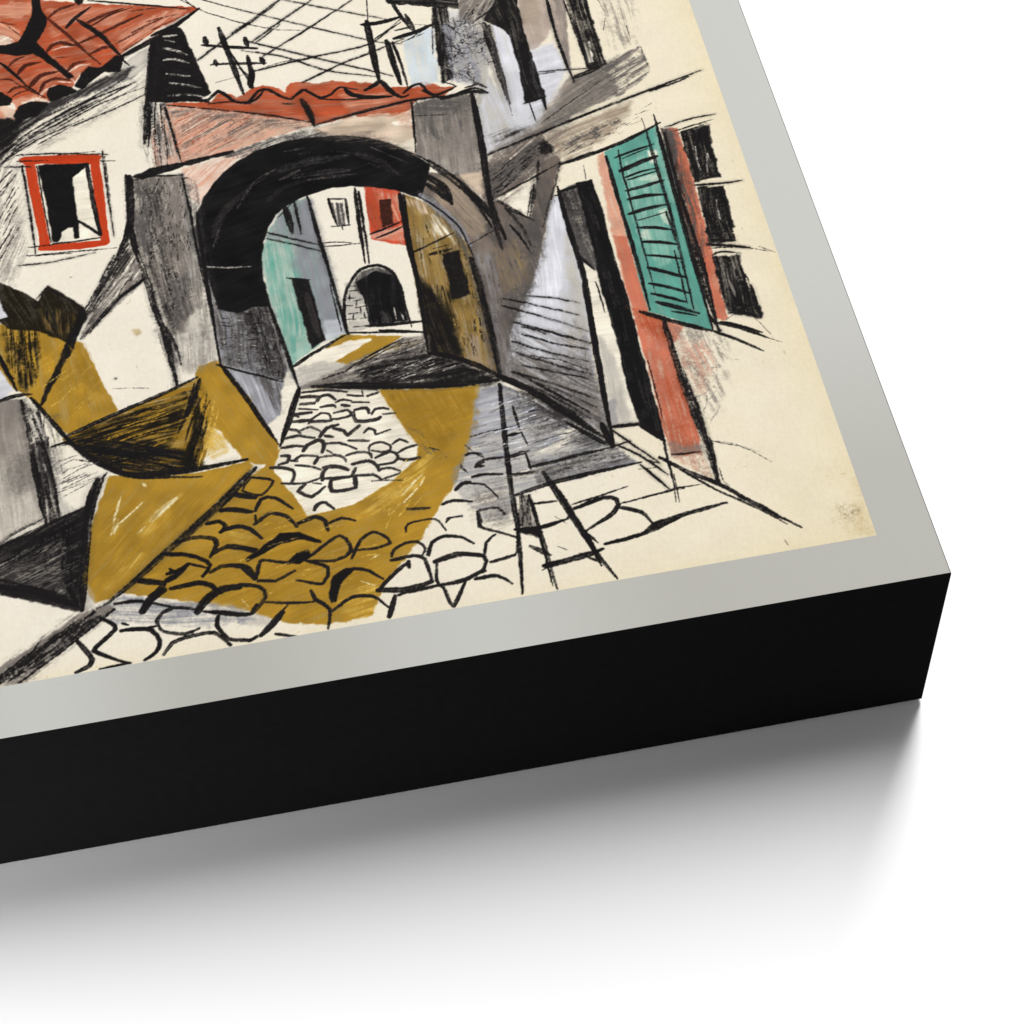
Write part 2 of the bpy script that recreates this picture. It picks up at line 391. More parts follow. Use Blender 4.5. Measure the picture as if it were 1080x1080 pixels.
('S','chr',[-2047,2197,-1974,2259,-1879,2277],6.75,.4,.6,.6,.4),
('S','gry',[-2168,2185,-2079,2321,-1941,2383],3.17,.16,.5,.6,.4),
('S','gry',[-1898,2427,-1768,2412,-1626,2354],2.54,.16,.5,.6,.4),
('S','gry',[-2112,2276,-2009,2359],1.9,.16,.5,.6,.4),
('S','gry',[-1879,2277,-1694,2270],3.81,.16,.5,.6,.4),
('S','gry',[-1640,2317,-1514,2224],3.17,.16,.5,.6,.4),
('S','gry',[-1618,2406,-1486,2283],1.9,.16,.5,.6,.4),
('S','gry',[-2279,1995,-2240,2112],3.17,.16,.5,.6,.4),
('S','gry',[-1951,2452,-1856,2455],2.54,.16,.5,.6,.4),
('S','gry',[-1988,2301,-1909,2337],4.44,.16,.5,.6,.4),
('S','gryl',[-2317,1909,-2236,1886,-2152,1873],2.07,.8,.6,.6,.4),
('S','gryl',[-2325,1893,-2291,1621,-2290,1458],2.19,.35,.7,.6,.4),
('F','paper',[-2921,2599,-2718,2561,-2692,2141,-2891,2146],1,1,1,0,0,0,.15,None),
('S','red',[-2971,2626,-2828,2608,-2680,2579],10.25,1,.12,.95,.9),
('S','red',[-2692,2573,-2687,2350,-2682,2120],11.25,1,.12,.95,.9),
('S','red',[-2945,2604,-2926,2351,-2909,2156],12.25,1,.12,.95,.9),
('S','red',[-2923,2138,-2802,2121,-2685,2113],9.75,1,.12,.95,.9),
('F','red',[-2966,2642,-2679,2592,-2678,2545,-2963,2605],1,1.2,1.5,.05,-12,.1,.12,None),
('F','lil',[-3144,1913,-3091,1907,-3065,1812,-3096,1801,-3103,1644,-3055,1462,-3113,1413,-3164,1418],.9,2,2,.1,0,0,.15,None),
('F','gryl',[-2495,1595,-2396,1715,-2323,1652,-2324,1431,-2400,1402,-2459,1425],.55,11,4,.15,-88,.3,.15,None),
('F','gry',[-2565,2434,-2357,2415,-2342,1996,-2341,1824,-2362,1708,-2408,1682,-2425,1603,-2469,1601,-2495,1701,-2523,1887,-2565,2082,-2588,2200],.97,4,2,.28,-85,.42,.2,None),
('F','chr',[-2556,2374,-2444,2375,-2451,2095,-2431,1723,-2459,1611,-2502,1714,-2548,2016],.3,6,5,.5,-84,.6,.15,None),
('F','grd',[-2473,1852,-2379,1893,-2379,1712,-2459,1611],.45,5,4,.5,-84,.6,.15,None),
('F','gryl',[-2365,2332,-2342,1996,-2341,1824,-2368,1733,-2382,1955],.35,4,3,.3,-87,.5,.15,None),
('F','ochre',[-3269,1868,-3080,1773,-2959,1736,-2854,1649,-2803,1626,-2765,1491,-2737,1394,-2701,1284,-2878,1208,-2994,1398,-3059,1463,-3268,1903],.98,1.2,1.5,.06,-82,.16,.2,None),
('F','ochd',[-2843,1623,-2804,1620,-2766,1480,-2747,1374,-2788,1405,-2832,1528],.5,4,3,.1,-75,.4,.15,None),
('F','ko',[-3080,1768,-2967,1737,-2960,1636,-2990,1471,-3026,1445,-3064,1555],.45,5,4,.4,-89,.9,.15,None),
('F','ko',[-3263,2084,-3088,1991,-3036,1947,-2952,1869,-2912,1937,-2783,1799,-2782,1745,-2850,1642,-2959,1724,-3072,1760,-3096,1806,-3065,1812,-3091,1911,-3265,2023],.98,1.3,1.5,.1,-71,.12,.15,None),
('F','olive',[-2937,1820,-2832,1797,-2810,1733,-2866,1675,-2924,1734],.28,5,4,.3,-90,.8,.15,None),
('F','gry',[-2596,2095,-2554,1894,-2655,1795,-2751,1697,-2802,1649,-2770,1796,-2670,1956],.7,2.5,2,.4,56,.7,.15,None),
('F','chr',[-2614,2092,-2595,2001,-2673,1908,-2746,1767,-2781,1763,-2699,1925],.6,3,3,.5,57,.8,.15,None),
('F','paper',[-2673,1799,-2590,1939,-2629,1910],.5,3,2,.2,0,0,.15,None),
('F','ochd',[-2896,1190,-2403,1370,-2389,1342,-2362,1225,-2367,1137,-2425,972,-2535,958,-2683,989,-2794,1076],1,1.2,1.5,.1,3,.35,.2,None),
('F','ko',[-2887,1188,-2645,1263,-2435,1307,-2483,1162,-2543,1066,-2630,1020,-2754,1046],.65,4,3,.25,6,1,.15,None),
('F','k',[-2888,1183,-2702,1176,-2493,1056,-2424,982,-2535,958,-2683,986,-2794,1071],.8,4,3,.2,-22,.7,.15,None),
('F','ko',[-2396,1355,-2370,1271,-2402,1123,-2450,982,-2491,991,-2458,1157],.72,3,3,.3,68,.9,.15,None),
('F','ochre',[-2405,1397,-2385,1427,-2328,1434,-2308,1410,-2229,1230,-2151,1005,-2172,913,-2275,967,-2351,1123,-2396,1188],1,1.3,2,.06,-69,.14,.2,None),
('F','ochl',[-2400,1145,-2358,1136,-2327,1031,-2395,1024],.7,3,3,.1,-60,.6,.15,None),
('F','ochl',[-2375,1139,-2340,1066,-2329,1010,-2381,1000,-2402,1036],.6,3,3,.2,26,.7,.15,None),
('F','paper',[-2379,973,-2316,1013,-2287,967,-2359,963],.95,1.5,2,.1,0,0,.15,None),
('F','gry',[-3197,1436,-3045,1404,-3015,1166,-2998,939,-2994,850,-3057,833,-3148,794,-3222,771],.95,2,2,.12,-85,.2,.3,[-3064,1374,-3075,801,1,.35]),
('F','grd',[-3074,1157,-3025,1125,-3015,1006,-3075,966,-3105,1035],.4,9,6,.2,0,0,.15,None),
('F','gryl',[-3026,1366,-2952,1240,-2928,1062,-2921,913,-2866,870,-2933,853,-2980,1030],.6,3,3,.3,-78,.5,.15,None),
('F','chr',[-3018,1188,-2958,1198,-2933,843,-2975,821,-2999,992],.8,2.5,2,.4,-84,.7,.15,None),
('F','chr',[-3223,761,-3141,764,-3000,816,-2830,881,-2851,693,-2875,456,-2901,451,-3150,571,-3228,612],.95,1.3,1.5,.25,23,.35,.15,None),
('F','k',[-3190,764,-3042,799,-2831,878,-2851,693,-2880,461,-2935,551,-2905,775,-3062,717],.8,3,2,.3,23,.5,.15,None),
('F','k',[-3227,632,-3148,615,-3022,559,-2891,483,-2877,456,-2908,458,-3150,571,-3228,612],.95,2,2,.2,-23,.3,.15,None),
('F','gry',[-3098,654,-3002,634,-2953,644,-2949,584,-3029,590],.35,4,4,.5,-12,.9,.15,None),
('F','ochre',[-2748,990,-2553,946,-2412,940,-2264,956,-2252,930,-2429,768,-2598,620,-2779,479,-2836,467,-2869,552,-2822,789],1,1.3,1.5,.06,49,.14,.18,None),
('F','ochl',[-2792,521,-2731,588,-2662,633,-2751,532],.5,4,3,.1,48,.6,.15,None),
('F','ochl',[-2690,700,-2582,810,-2511,858,-2622,726],.35,4,3,.1,49,.8,.15,None),
('F','gryl',[-2874,553,-2859,545,-2832,471,-2853,446,-2881,457],.5,2,2,.2,0,0,.15,None),
('S','yel',[-2760,740,-2742,813,-2715,896],2.66,.8,.6,.6,.4),
('S','yel',[-2751,743,-2731,800],4.13,.8,.6,.6,.4),
('S','yel',[-2623,767,-2573,814,-2527,846],6.75,.8,.6,.6,.4),
('S','yel',[-2618,777,-2539,832],2.36,.8,.6,.6,.4),
('S','yel',[-2675,722,-2644,751],2.36,.8,.6,.6,.4),
('S','yel',[-2637,937,-2626,919],3.54,.8,.6,.6,.4),
('S','yel',[-2741,772,-2680,821,-2644,855],1.77,.8,.6,.6,.4),
('F','ochre',[-2269,880,-2194,928,-2128,1000,-2041,1201,-1996,1232,-1762,1182,-1661,1160,-1415,1121,-1415,1085,-1447,942,-1511,826,-1570,720,-1649,604,-1713,511,-1791,431,-1869,348,-1928,233,-2000,221,-2135,237,-2263,287,-2342,342,-2367,351,-2499,402,-2598,442,-2707,476,-2776,502,-2685,558,-2581,629,-2439,749],1,1.5,2.5,.06,13,.12,.18,None),
('F','paper',[-2044,1233,-1996,1232,-1768,1183,-1741,1092,-1705,988,-1668,902,-1683,846,-1772,775,-1899,706,-1994,689,-2087,684,-2122,778,-2179,908,-2154,950,-2110,1061],1,1.1,1.3,0,0,0,.15,None),
('F','ochd',[-1748,1161,-1614,1132,-1464,1100,-1442,1029,-1594,833,-1663,934],.6,8,6,.25,-75,.5,.15,None),
('F','ochl',[-1865,711,-1720,785,-1622,871,-1611,837,-1715,711,-1908,638],.35,6,5,.2,30,.8,.15,None),
('F','ochl',[-2031,343,-1916,358,-1889,323,-1934,236,-2026,264],.4,5,4,.3,12,.8,.15,None),
('F','ochl',[-2365,672,-2318,652,-2272,622,-2338,616],.5,4,3,.3,-24,.8,.15,None),
('S','yel',[-1754,698,-1700,750,-1671,775],2.07,.7,.6,.6,.4),
('S','yel',[-1755,667,-1697,718],1.77,.7,.6,.6,.4),
('S','yel',[-1687,726,-1665,763],1.48,.7,.6,.6,.4),
('S','yel',[-1902,454,-1868,467],1.77,.7,.6,.6,.4),
('S','yel',[-1946,374,-1902,345],1.77,.7,.6,.6,.4),
('S','yel',[-2348,380,-2328,346],2.07,.7,.6,.6,.4),
('F','gryl',[-2444,380,-2382,358,-2352,342,-2248,272,-2297,268,-2450,324],.6,3,3,.3,0,0,.15,None),
('F','grb',[-2822,440,-2772,463,-2724,470,-2662,440,-2498,397,-2368,345,-2317,296,-2452,303,-2608,335,-2779,378],.62,4,4,.35,-12,.5,.15,None),
('F','grb',[-1414,1112,-1332,1114,-1251,1038,-1122,906,-1009,768,-929,669,-1260,636,-1367,625,-1412,513,-1486,539,-1556,662,-1572,723,-1480,906],.82,3,3,.15,3,.35,.2,[-1322,1070,-1480,527,1,.5]),
('F','grd',[-1322,1070,-1236,1024,-1122,906,-1013,769,-1155,740,-1263,795,-1276,906],.35,7,5,.3,11,.7,.15,None),
('F','grd',[-1289,747,-1122,739,-992,749,-933,672,-1139,652,-1282,651],.45,3,3,.35,3,.4,.15,None),
('F','paper',[-1167,850,-1121,868,-1090,850,-1155,826],.6,4,3,.2,19,.8,.15,None),
('F','paper',[-1275,776,-1179,788,-1139,823,-1208,816],.35,4,3,.2,19,.8,.15,None),
('F','lil',[-1412,1100,-1347,1075,-1350,922,-1444,920],.45,8,5,.1,7,.3,.15,None),
('F','gry',[-1374,608,-1322,607,-1323,472,-1391,472],.75,2,2,.4,-97,.9,.15,None),
('F','gry',[-1507,657,-1401,645,-1406,522,-1486,539],.35,8,6,.4,0,0,.15,None),
('F','paper',[-917,1674,-871,1566,-879,1236,-887,999,-884,834,-981,843,-963,1174],1,1.2,1.2,0,0,0,.15,None),
('F','gryl',[-940,1261,-912,1163,-909,937,-911,839,-982,843,-969,1017],.8,4,3,.1,-90,.4,.15,None),
('F','grb',[-983,953,-952,958,-957,871,-981,849],.5,3,3,0,0,0,.15,None),
('F','grd',[-936,2012,-862,2035,-856,1747,-858,1563,-882,1581,-942,1661],1,1.2,1.2,.35,-91,.3,.15,None),
('F','chr',[-931,1992,-870,2017,-868,1800,-913,1760],.5,4,3,.5,-90,.6,.15,None),
('F','kk',[-865,2039,-807,2040,-799,1899,-809,1626,-799,1442,-807,1163,-809,807,-815,741,-882,822,-887,999,-879,1236,-883,1508,-871,1652],1,1.1,1.2,.08,-91,.12,.15,None),
('F','salm',[-754,2169,-722,2175,-721,1972,-739,1611,-731,1344,-748,1348,-794,1441,-788,1658,-777,1881],.95,2,2,.3,-92,.4,.15,None),
('F','post',[-782,1731,-740,1722,-740,1344,-693,1295,-694,1116,-696,739,-704,664,-803,674,-801,805,-795,1138,-790,1440],.97,1.3,1.5,.2,-91,.3,.2,None),
('F','roof',[-797,1370,-693,1295,-696,1185,-762,1246],.4,5,4,.3,-87,.5,.15,None),
('F','roof',[-747,1059,-694,1003,-699,729,-712,673,-795,680,-775,843],.3,6,5,.4,-91,.7,.15,None),
('F','post',[-695,1299,-628,1243,-681,1176,-695,1208],.85,2,2,.2,0,0,.15,None),
('F','gry',[-789,727,-755,709,-694,696,-702,663,-803,674],.6,4,3,.4,0,0,.15,None),
('F','salm',[-799,665,-698,660,-686,551,-732,587,-772,633],.5,3,3,.3,-87,.5,.15,None),
('C','gry',[-663,1213,-484,1186,-538,1037,-564,930,-540,815,-650,860,-659,1041],46,1,.32,.6,9.5,None),
('C','salm',[-670,1145,-584,1138,-615,1008,-643,1037],14,1.25,.45,.6,8.5,None),
('F','teal',[-722,2176,-496,2271,-487,2077,-506,1771,-518,1487,-530,1201,-735,1343,-731,1621,-729,1932],1,1.1,1,.05,-92,.16,.18,None),
('F','teall',[-669,2104,-559,2132,-566,1873,-582,1564,-648,1554,-684,1636,-689,1862],.6,4,3,.1,-92,.5,.15,None),
('F','paper',[-556,2145,-529,2139,-539,2075,-561,2080],.7,2,2,.1,-88,.4,.15,None),
('F','paper',[-630,2003,-541,2023,-541,1984,-570,1977],.5,2,2,.2,0,0,.15,None),
('F','paper',[-586,1827,-561,1834,-557,1732,-582,1763],.6,2,2,.2,0,0,.15,None),
('F','paper',[-680,1734,-651,1740,-653,1691,-677,1708],.5,2,2,.2,0,0,.15,None),
('F','teall',[-506,2261,-499,2186,-513,1862,-529,1853,-524,2138],.6,3,2,0,0,0,.15,None),
('F','dkb',[-479,2255,-439,2240,-444,2015,-477,1566,-504,1566,-504,1860],.9,1.5,1.5,.35,-93,.6,.15,None),
('F','post',[-452,2253,-422,2243,-421,2036,-433,1844,-443,1553,-459,1357,-463,1251,-479,1241,-501,1260,-495,1473,-480,1666,-460,1966,-452,2122],1,1.3,1.3,.15,-93,.2,.15,None),
('F','roof',[-441,2173,-425,2116,-447,1708,-466,1478,-483,1482,-469,1852],.4,4,3,.3,-93,.5,.15,None),
('F','k',[-411,2220,-293,2234,-311,2117,-317,1954,-388,1957,-418,1949],.97,1.3,2.2,.25,-95,.3,.15,None),
('F','k',[-412,1914,-319,1901,-326,1783,-342,1613,-440,1625],.98,1.3,2.2,.2,-95,.25,.15,None),
('S','gryl',[-374,2131,-383,2054,-380,1968],1.57,.6,.9,.6,.4),
('S','gryl',[-331,2095,-353,2021,-362,1964],2.36,.6,.9,.6,.4),
('S','gryl',[-382,2160,-386,2081],1.31,.6,.9,.6,.4),
('S','gryl',[-360,1841,-370,1742,-371,1679],1.31,.6,.9,.6,.4),
('F','k',[-441,1552,-343,1537,-353,1454,-346,1344,-334,1241,-346,1220,-451,1282,-453,1356],.95,1.5,2.2,.3,-93,.35,.15,None),
('F','gry',[-420,1481,-380,1496,-408,1346,-434,1316],.3,4,3,.6,-95,1,.15,None),
('F','lil',[-1002,2710,-835,2816,-778,2660,-888,2448,-970,2370,-1076,2313,-1171,2254,-1167,2387],.45,10,5,.15,-86,.3,.15,None),
('F','gryl',[-1112,2692,-1038,2676,-1039,2358,-1149,2275,-1176,2389],.45,10,5,.25,-86,.5,.15,None),
('F','gry',[-969,2425,-758,2614,-614,2652,-611,2483,-735,2441,-929,2334],.35,9,5,.2,27,.4,.15,None),
('F','lilw',[-923,2821,-803,2831,-778,2660,-860,2538,-941,2418,-976,2514],.5,8,5,.2,15,.3,.15,None),
('F','k',[-1053,3029,-928,3222,-892,3184,-905,3082,-905,2993,-903,2745,-893,2532,-902,2462,-910,2529,-976,2514,-960,2729,-964,2918,-992,2971],.97,1.2,1.5,.12,-88,.2,.15,None),
('F','k',[-697,3155,-618,3153,-618,2724,-618,2670,-692,2641,-693,2886],.93,1.3,1.5,.35,-89,.5,.15,None),
('F','paper',[-677,2795,-658,2806,-664,2692,-687,2683],.6,1.5,1.5,.3,-91,.6,.15,None),
('F','gry',[-3113,2708,-3001,2683,-2984,2110,-3053,1978,-3141,1997],.28,12,5,.35,68,.5,.15,None),
('F','gry',[-3000,2710,-2737,2857,-2469,2980,-2515,2878,-2772,2741,-2946,2658],.22,9,5,.35,30,.5,.15,None),
('F','grd',[-2479,2856,-2386,2821,-2373,2545,-2454,2483,-2493,2571],.25,8,5,.4,-88,.6,.15,None),
('F','brn',[-2352,2772,-2057,2679,-1932,2610,-2129,2545,-2340,2498],.28,12,5,.45,27,.7,.15,None),
('F','grd',[-2333,2377,-2300,2240,-2333,1994,-2369,2002,-2368,2203],.5,6,4,.4,-88,.5,.15,None),
('F','grd',[-2570,2429,-2478,2422,-2493,2029,-2548,2016,-2581,2173],.35,10,5,.5,-88,.6,.15,None),
('F','grd',[-1423,2622,-1298,2622,-1177,2602,-1201,2517,-1425,2553],.4,8,4,.4,-13,.4,.15,None),
('F','brn',[-1813,2502,-1607,2484,-1458,2343,-1461,2324,-1614,2432,-1732,2468],.3,5,4,.3,-5,.4,.15,None),
('F','grd',[-2388,2801,-2111,2708,-1839,2590,-1813,2570,-1843,2557,-2116,2665,-2391,2767],.2,6,4,.3,-5,.5,.15,None),
('F','roof',[-1515,2587,-1421,2607,-1437,2474,-1479,2510],.25,6,4,.3,0,0,.15,None),
('F','gry',[-2496,1583,-2336,1608,-2324,1431,-2391,1411,-2474,1451],.25,10,5,.25,-88,.4,.15,None),
('F','grd',[-2332,2195,-2307,1988,-2318,1698,-2358,1565,-2359,1827],.25,9,5,.3,-88,.4,.15,None),
('F','grd',[-2535,1745,-2478,1591,-2465,1359,-2490,1364,-2508,1551],.3,7,5,.4,-86,.6,.15,None),
('F','grd',[-3029,1389,-2931,1302,-2913,1037,-2966,985,-3015,1166],.35,10,5,.4,-82,.6,.15,None),
('F','grd',[-1465,2122,-1398,2017,-1344,1904,-1318,1736,-1318,1435,-1328,1161,-1348,1165,-1347,1418,-1346,1730,-1381,1899],.6,5,3,.4,-85,.5,.15,None),
('F','grd',[-1306,2178,-1238,2033,-1203,1873,-1192,1783,-1220,1777,-1242,1907,-1283,2043],.45,7,4,.4,-69,.5,.15,None),
('F','grd',[-1228,1535,-1157,1532,-1189,1455,-1232,1324,-1248,1144,-1302,1133,-1287,1312],.35,9,5,.4,-91,.5,.15,None),
('F','grd',[-1147,1213,-989,1111,-999,836,-1044,867,-1227,1072],.3,9,5,.4,-46,.6,.15,None),
('F','gry',[-1015,1347,-969,1267,-999,957,-997,847,-1041,966],.3,8,5,.3,-94,.5,.15,None),
('F','gry',[-667,1237,-499,1195,-486,1140,-538,1037,-558,918,-622,832,-638,946,-658,1086],.26,11,6,.35,-79,.5,.15,None),
('F','salm',[-667,1179,-581,1149,-571,1044,-633,934,-648,1016,-672,1100],.4,9,5,.35,-79,.5,.15,None),
('F','gry',[-815,743,-685,716,-687,567,-726,544],.15,8,5,.4,0,0,.15,None),
('F','gry',[-538,3104,-422,3078,-472,2764,-553,2753,-582,2847],.1,12,6,.4,-88,.5,.15,None),
('F','grd',[-1148,2383,-937,2390,-727,2481,-777,2423,-952,2312,-1115,2255],.25,7,4,.35,21,.6,.15,None),
('F','grd',[-629,2670,-546,2694,-611,2483,-730,2468,-772,2547],.22,10,5,.3,28,.5,.15,None),
('F','grd',[-998,2176,-924,2213,-919,2145,-970,2026,-1030,1911,-1070,1894],.25,6,4,.4,-90,.5,.15,None),
('F','gry',[-1518,690,-1391,695,-1400,511,-1455,481,-1521,577],.22,14,6,.35,7,.5,.15,None),
('F','chr',[-1231,1050,-1103,913,-990,759,-1033,757,-1161,881],.35,6,4,.4,-46,.7,.15,None),
('F','chr',[-1329,1127,-1198,1043,-1101,923,-1157,902,-1274,1004],.3,8,4,.4,-37,.6,.15,None),
('F','grd',[-2919,421,-2805,455,-2783,422,-2925,317,-3096,198,-3181,206,-3179,248],.3,9,5,.4,35,.5,.15,None),
('F','ochd',[-2675,882,-2401,803,-2475,716,-2694,640,-2805,563,-2798,783],.22,14,6,.2,49,.5,.15,None),
('F','ochd',[-2615,613,-2266,672,-2304,342,-2519,425,-2672,516],.15,16,6,.2,13,.5,.15,None),
('F','ochd',[-2348,834,-2112,722,-2029,602,-1894,513,-1947,365,-2161,331,-2343,428],.2,16,6,.2,13,.5,.15,None),
('F','brn',[-1167,2279,-966,2342,-809,2362,-895,2219,-964,2155,-1163,1991,-1225,2056],.4,10,5,.3,33,.5,.15,None),
('F','brn',[-999,2216,-944,2257,-895,2193,-941,2059,-1001,1917,-1075,1870,-1058,1981,-1010,2087],.6,4,3,.25,-90,.4,.15,None),
('F','brn',[-1198,1999,-1132,1959,-1071,1888,-1045,1788,-1116,1559,-1185,1478,-1216,1702],.35,9,5,.3,-86,.5,.15,None),
('F','grd',[-1183,1881,-1092,1874,-1040,1812,-1109,1642,-1146,1687],.3,8,5,.4,-78,.6,.15,None),
('F','grd',[-1169,1954,-1072,1882,-1026,1835,-1076,1672,-1138,1539,-1183,1489,-1198,1457,-1151,1566,-1100,1738,-1154,1837],.55,7,4,.35,-86,.5,.15,None),
('F','grd',[-1019,2115,-961,2076,-985,1952,-1035,1836,-1075,1870],.5,5,4,.35,-90,.5,.15,None),
('F','grd',[-1207,1554,-1133,1562,-1189,1455,-1249,1327,-1288,1406],.4,8,4,.35,-85,.5,.15,None),
('F','chr',[-1247,1984,-1209,1837,-1207,1749,-1238,1830],.3,5,4,.3,-78,.5,.15,None),
('F','grd',[-496,2265,-439,2240,-437,1987,-468,1564,-501,1559,-504,1860],.6,5,3,.4,-93,.6,.15,None),
('F','grd',[-1185,2178,-959,2301,-921,2252,-970,2170,-1120,2072,-1196,2011],.4,5,4,.4,40,.6,.15,None),
('F','k',[-2875,3662,-2855,3658,-2855,3506,-2831,3448,-2839,3397,-2884,3301,-2813,3172,-2747,3064,-2762,3057,-2833,3162,-2897,3241,-2965,3240,-3032,3270,-3089,3288,-3088,3320,-3011,3310,-2956,3320,-2929,3373,-2890,3468],1,1,1.2,.03,0,0,.15,None),
('F','k',[-2699,3623,-2672,3616,-2680,3504,-2695,3494,-2706,3517],.95,1.2,1.5,.2,0,0,.15,None),
('S','salml',[-2886,2973,-2862,3007,-2818,3028],4.03,.8,.4,.6,.4),
('S','salml',[-2807,3048,-2744,3026],2.42,.8,.4,.6,.4),
('S','salml',[-2753,3053,-2723,3011],4.43,.8,.4,.6,.4),
('S','salml',[-2761,3096,-2716,3124,-2673,3123],2.82,.8,.4,.6,.4),
('S','salml',[-2817,3239,-2778,3251,-2730,3244],2.82,.8,.4,.6,.4),
('S','salml',[-2956,3162,-2907,3171],2.01,.8,.4,.6,.4),
('S','paper',[-2956,2953,-2897,2963,-2850,2937],5.24,.85,.4,.6,.4),
('S','paper',[-3013,2962,-2989,2926],8.06,.85,.4,.6,.4),
('S','paper',[-3023,3346,-2995,3357,-2970,3326],3.22,.85,.4,.6,.4),
('S','dkr',[-2824,3442,-2786,3483,-2713,3501],5.24,.92,.5,.5,.4),
('S','dkr',[-2830,3443,-2757,3328,-2699,3225,-2630,3113],4.43,.92,.5,.5,.4),
('S','dkr',[-2678,3372,-2610,3402,-2514,3431],6.04,.92,.5,.5,.4),
('S','dkr',[-2652,3354,-2560,3408,-2476,3430],2.82,.92,.5,.5,.4),
('S','dkr',[-2707,3259,-2629,3291,-2538,3336,-2436,3380],5.24,.92,.5,.5,.4),
('S','dkr',[-2663,3185,-2613,3210,-2580,3207],5.64,.92,.5,.5,.4),
('S','dkr',[-2844,3233,-2821,3269,-2782,3280,-2740,3255,-2708,3247],5.24,.92,.5,.5,.4),
('S','dkr',[-2809,3193,-2755,3185],2.01,.92,.5,.5,.4),
('S','dkr',[-3001,3180,-2975,3214,-2937,3226],4.43,.92,.5,.5,.4),
('S','dkr',[-2969,3125,-2934,3173,-2869,3178],6.04,.92,.5,.5,.4),
('S','dkr',[-2922,3039,-2879,3097,-2803,3108],7.25,.92,.5,.5,.4),
('S','dkr',[-2884,3003,-2860,3053,-2816,3067,-2759,3046],5.24,.92,.5,.5,.4),
('S','dkr',[-2766,3096,-2737,3137,-2688,3144],5.24,.92,.5,.5,.4),
('S','dkr',[-3039,3113,-2996,3103,-2956,3051,-2860,2963],2.82,.92,.5,.5,.4),
('S','dkr',[-3011,3024,-2983,3049,-2935,3046],4.83,.92,.5,.5,.4),
('S','dkr',[-3023,3462,-2991,3442,-2959,3427],2.42,.92,.5,.5,.4),
('S','dkr',[-2996,2997,-2958,3020,-2915,3018],2.01,.92,.5,.5,.4),
('S','k',[-2755,3364,-2707,3424,-2644,3472],5.64,1,.4,.6,.4),
('S','k',[-2703,3402,-2618,3288,-2547,3151],6.85,1,.4,.6,.4),
('S','k',[-3034,3211,-2984,3136,-2935,3050],4.43,1,.4,.6,.4),
('S','k',[-2935,3050,-2885,2988],2.82,1,.4,.6,.4),
('S','k',[-3003,3441,-2941,3353],1.01,1,.4,.6,.4),
('S','k',[-2543,3126,-2514,3079],2.82,1,.4,.6,.4),
('S','dkr',[-2555,3225,-2489,3260,-2443,3290],3.22,.6,.8,.6,.4),
('S','dkr',[-2534,3172,-2448,3226],3.22,.6,.8,.6,.4),
('S','dkr',[-2450,3202,-2325,3268],3.22,.6,.8,.6,.4),
('S','dkr',[-2429,3328,-2290,3347],3.22,.6,.8,.6,.4),
('S','dkr',[-2488,3276,-2345,3343],3.22,.6,.8,.6,.4),
('S','dkr',[-2406,3274,-2264,3333],2.01,.6,.8,.6,.4),
('S','dkr',[-2488,3408,-2367,3406],2.42,.6,.8,.6,.4),
('S','k',[-2654,3515,-2431,3437,-2238,3367],2.95,1,.45,.6,.4),
('S','k',[-2548,3137,-2369,3233,-2201,3361],7.75,1,.45,.6,.4),
('S','k',[-2408,3238,-2285,3295,-2201,3364],5.91,1,.45,.6,.4),
('F','k',[-2855,2979,-2842,3014,-2803,3026,-2756,3002,-2740,2974,-2778,2953,-2844,2940],1,1.2,1.5,.08,0,0,.15,None),
('F','k',[-2994,2884,-2970,2937,-2922,2954,-2865,2936,-2858,2923,-2907,2867,-2982,2854],1,1.2,1.5,.08,0,0,.15,None),
('F','k',[-2734,3008,-2708,3076,-2680,3107,-2625,3086,-2562,3147,-2532,3129,-2555,3054,-2617,3066,-2667,3032,-2714,2976],1,1.3,2,.08,0,0,.15,None),
('F','k',[-3136,3072,-3033,3029,-3001,2986,-3007,2956,-3141,2961],1,1.3,2,.08,0,0,.15,None),
('S','k',[-2962,2729,-2727,2855,-2488,2982],2.36,.77,.75,.6,.4),
('S','k',[-2940,2778,-2724,2896,-2506,2972],3.15,.77,.75,.6,.4),
('S','k',[-3060,2629,-2905,2730,-2721,2805],2.36,.77,.75,.6,.4),
('S','k',[-2770,2775,-2615,2830,-2454,2899],2.36,.77,.75,.6,.4),
('S','k',[-2866,2755,-2669,2870,-2467,2940],2.36,.77,.75,.6,.4),
('S','k',[-3080,2594,-3001,2683,-2924,2734],3.67,.77,.75,.6,.4),
('S','k',[-3056,2722,-2919,2829,-2733,2912],4.2,.77,.75,.6,.4),
('S','k',[-3020,2688,-2863,2803,-2647,2907],3.15,.77,.75,.6,.4),
('S','k',[-2907,2703,-2741,2789],1.57,.77,.75,.6,.4),
('S','k',[-2833,2837,-2645,2942,-2534,3009],2.36,.77,.75,.6,.4),
('S','k',[-3058,2669,-2940,2778],4.72,.77,.75,.6,.4),
('F','k',[-2410,3213,-2349,3243,-2302,3265,-2287,3251,-2206,2849,-2222,2838,-2263,2811,-2385,2832,-2442,2845,-2460,2852,-2439,3031],1,1.3,1.5,.08,0,0,.15,None),
('S','gryl',[-2360,3223,-2307,3219],3.67,.6,.9,.6,.4),
('S','gryl',[-2367,3152,-2320,3127,-2275,3088],4.2,.6,.9,.6,.4),
('S','gryl',[-2373,3081,-2329,3078,-2274,3040],3.67,.6,.9,.6,.4),
('S','gryl',[-2370,2998,-2314,2977,-2277,2963],3.67,.6,.9,.6,.4),
('S','gryl',[-2361,2939,-2301,2915,-2241,2884],3.67,.6,.9,.6,.4),
('S','gryl',[-2373,2867,-2287,2855,-2231,2826],3.15,.6,.9,.6,.4),
('S','gryl',[-2357,3201,-2315,3177],2.1,.6,.9,.6,.4),
('S','k',[-2360,3114,-2295,3078],2.71,1,.4,.6,.4),
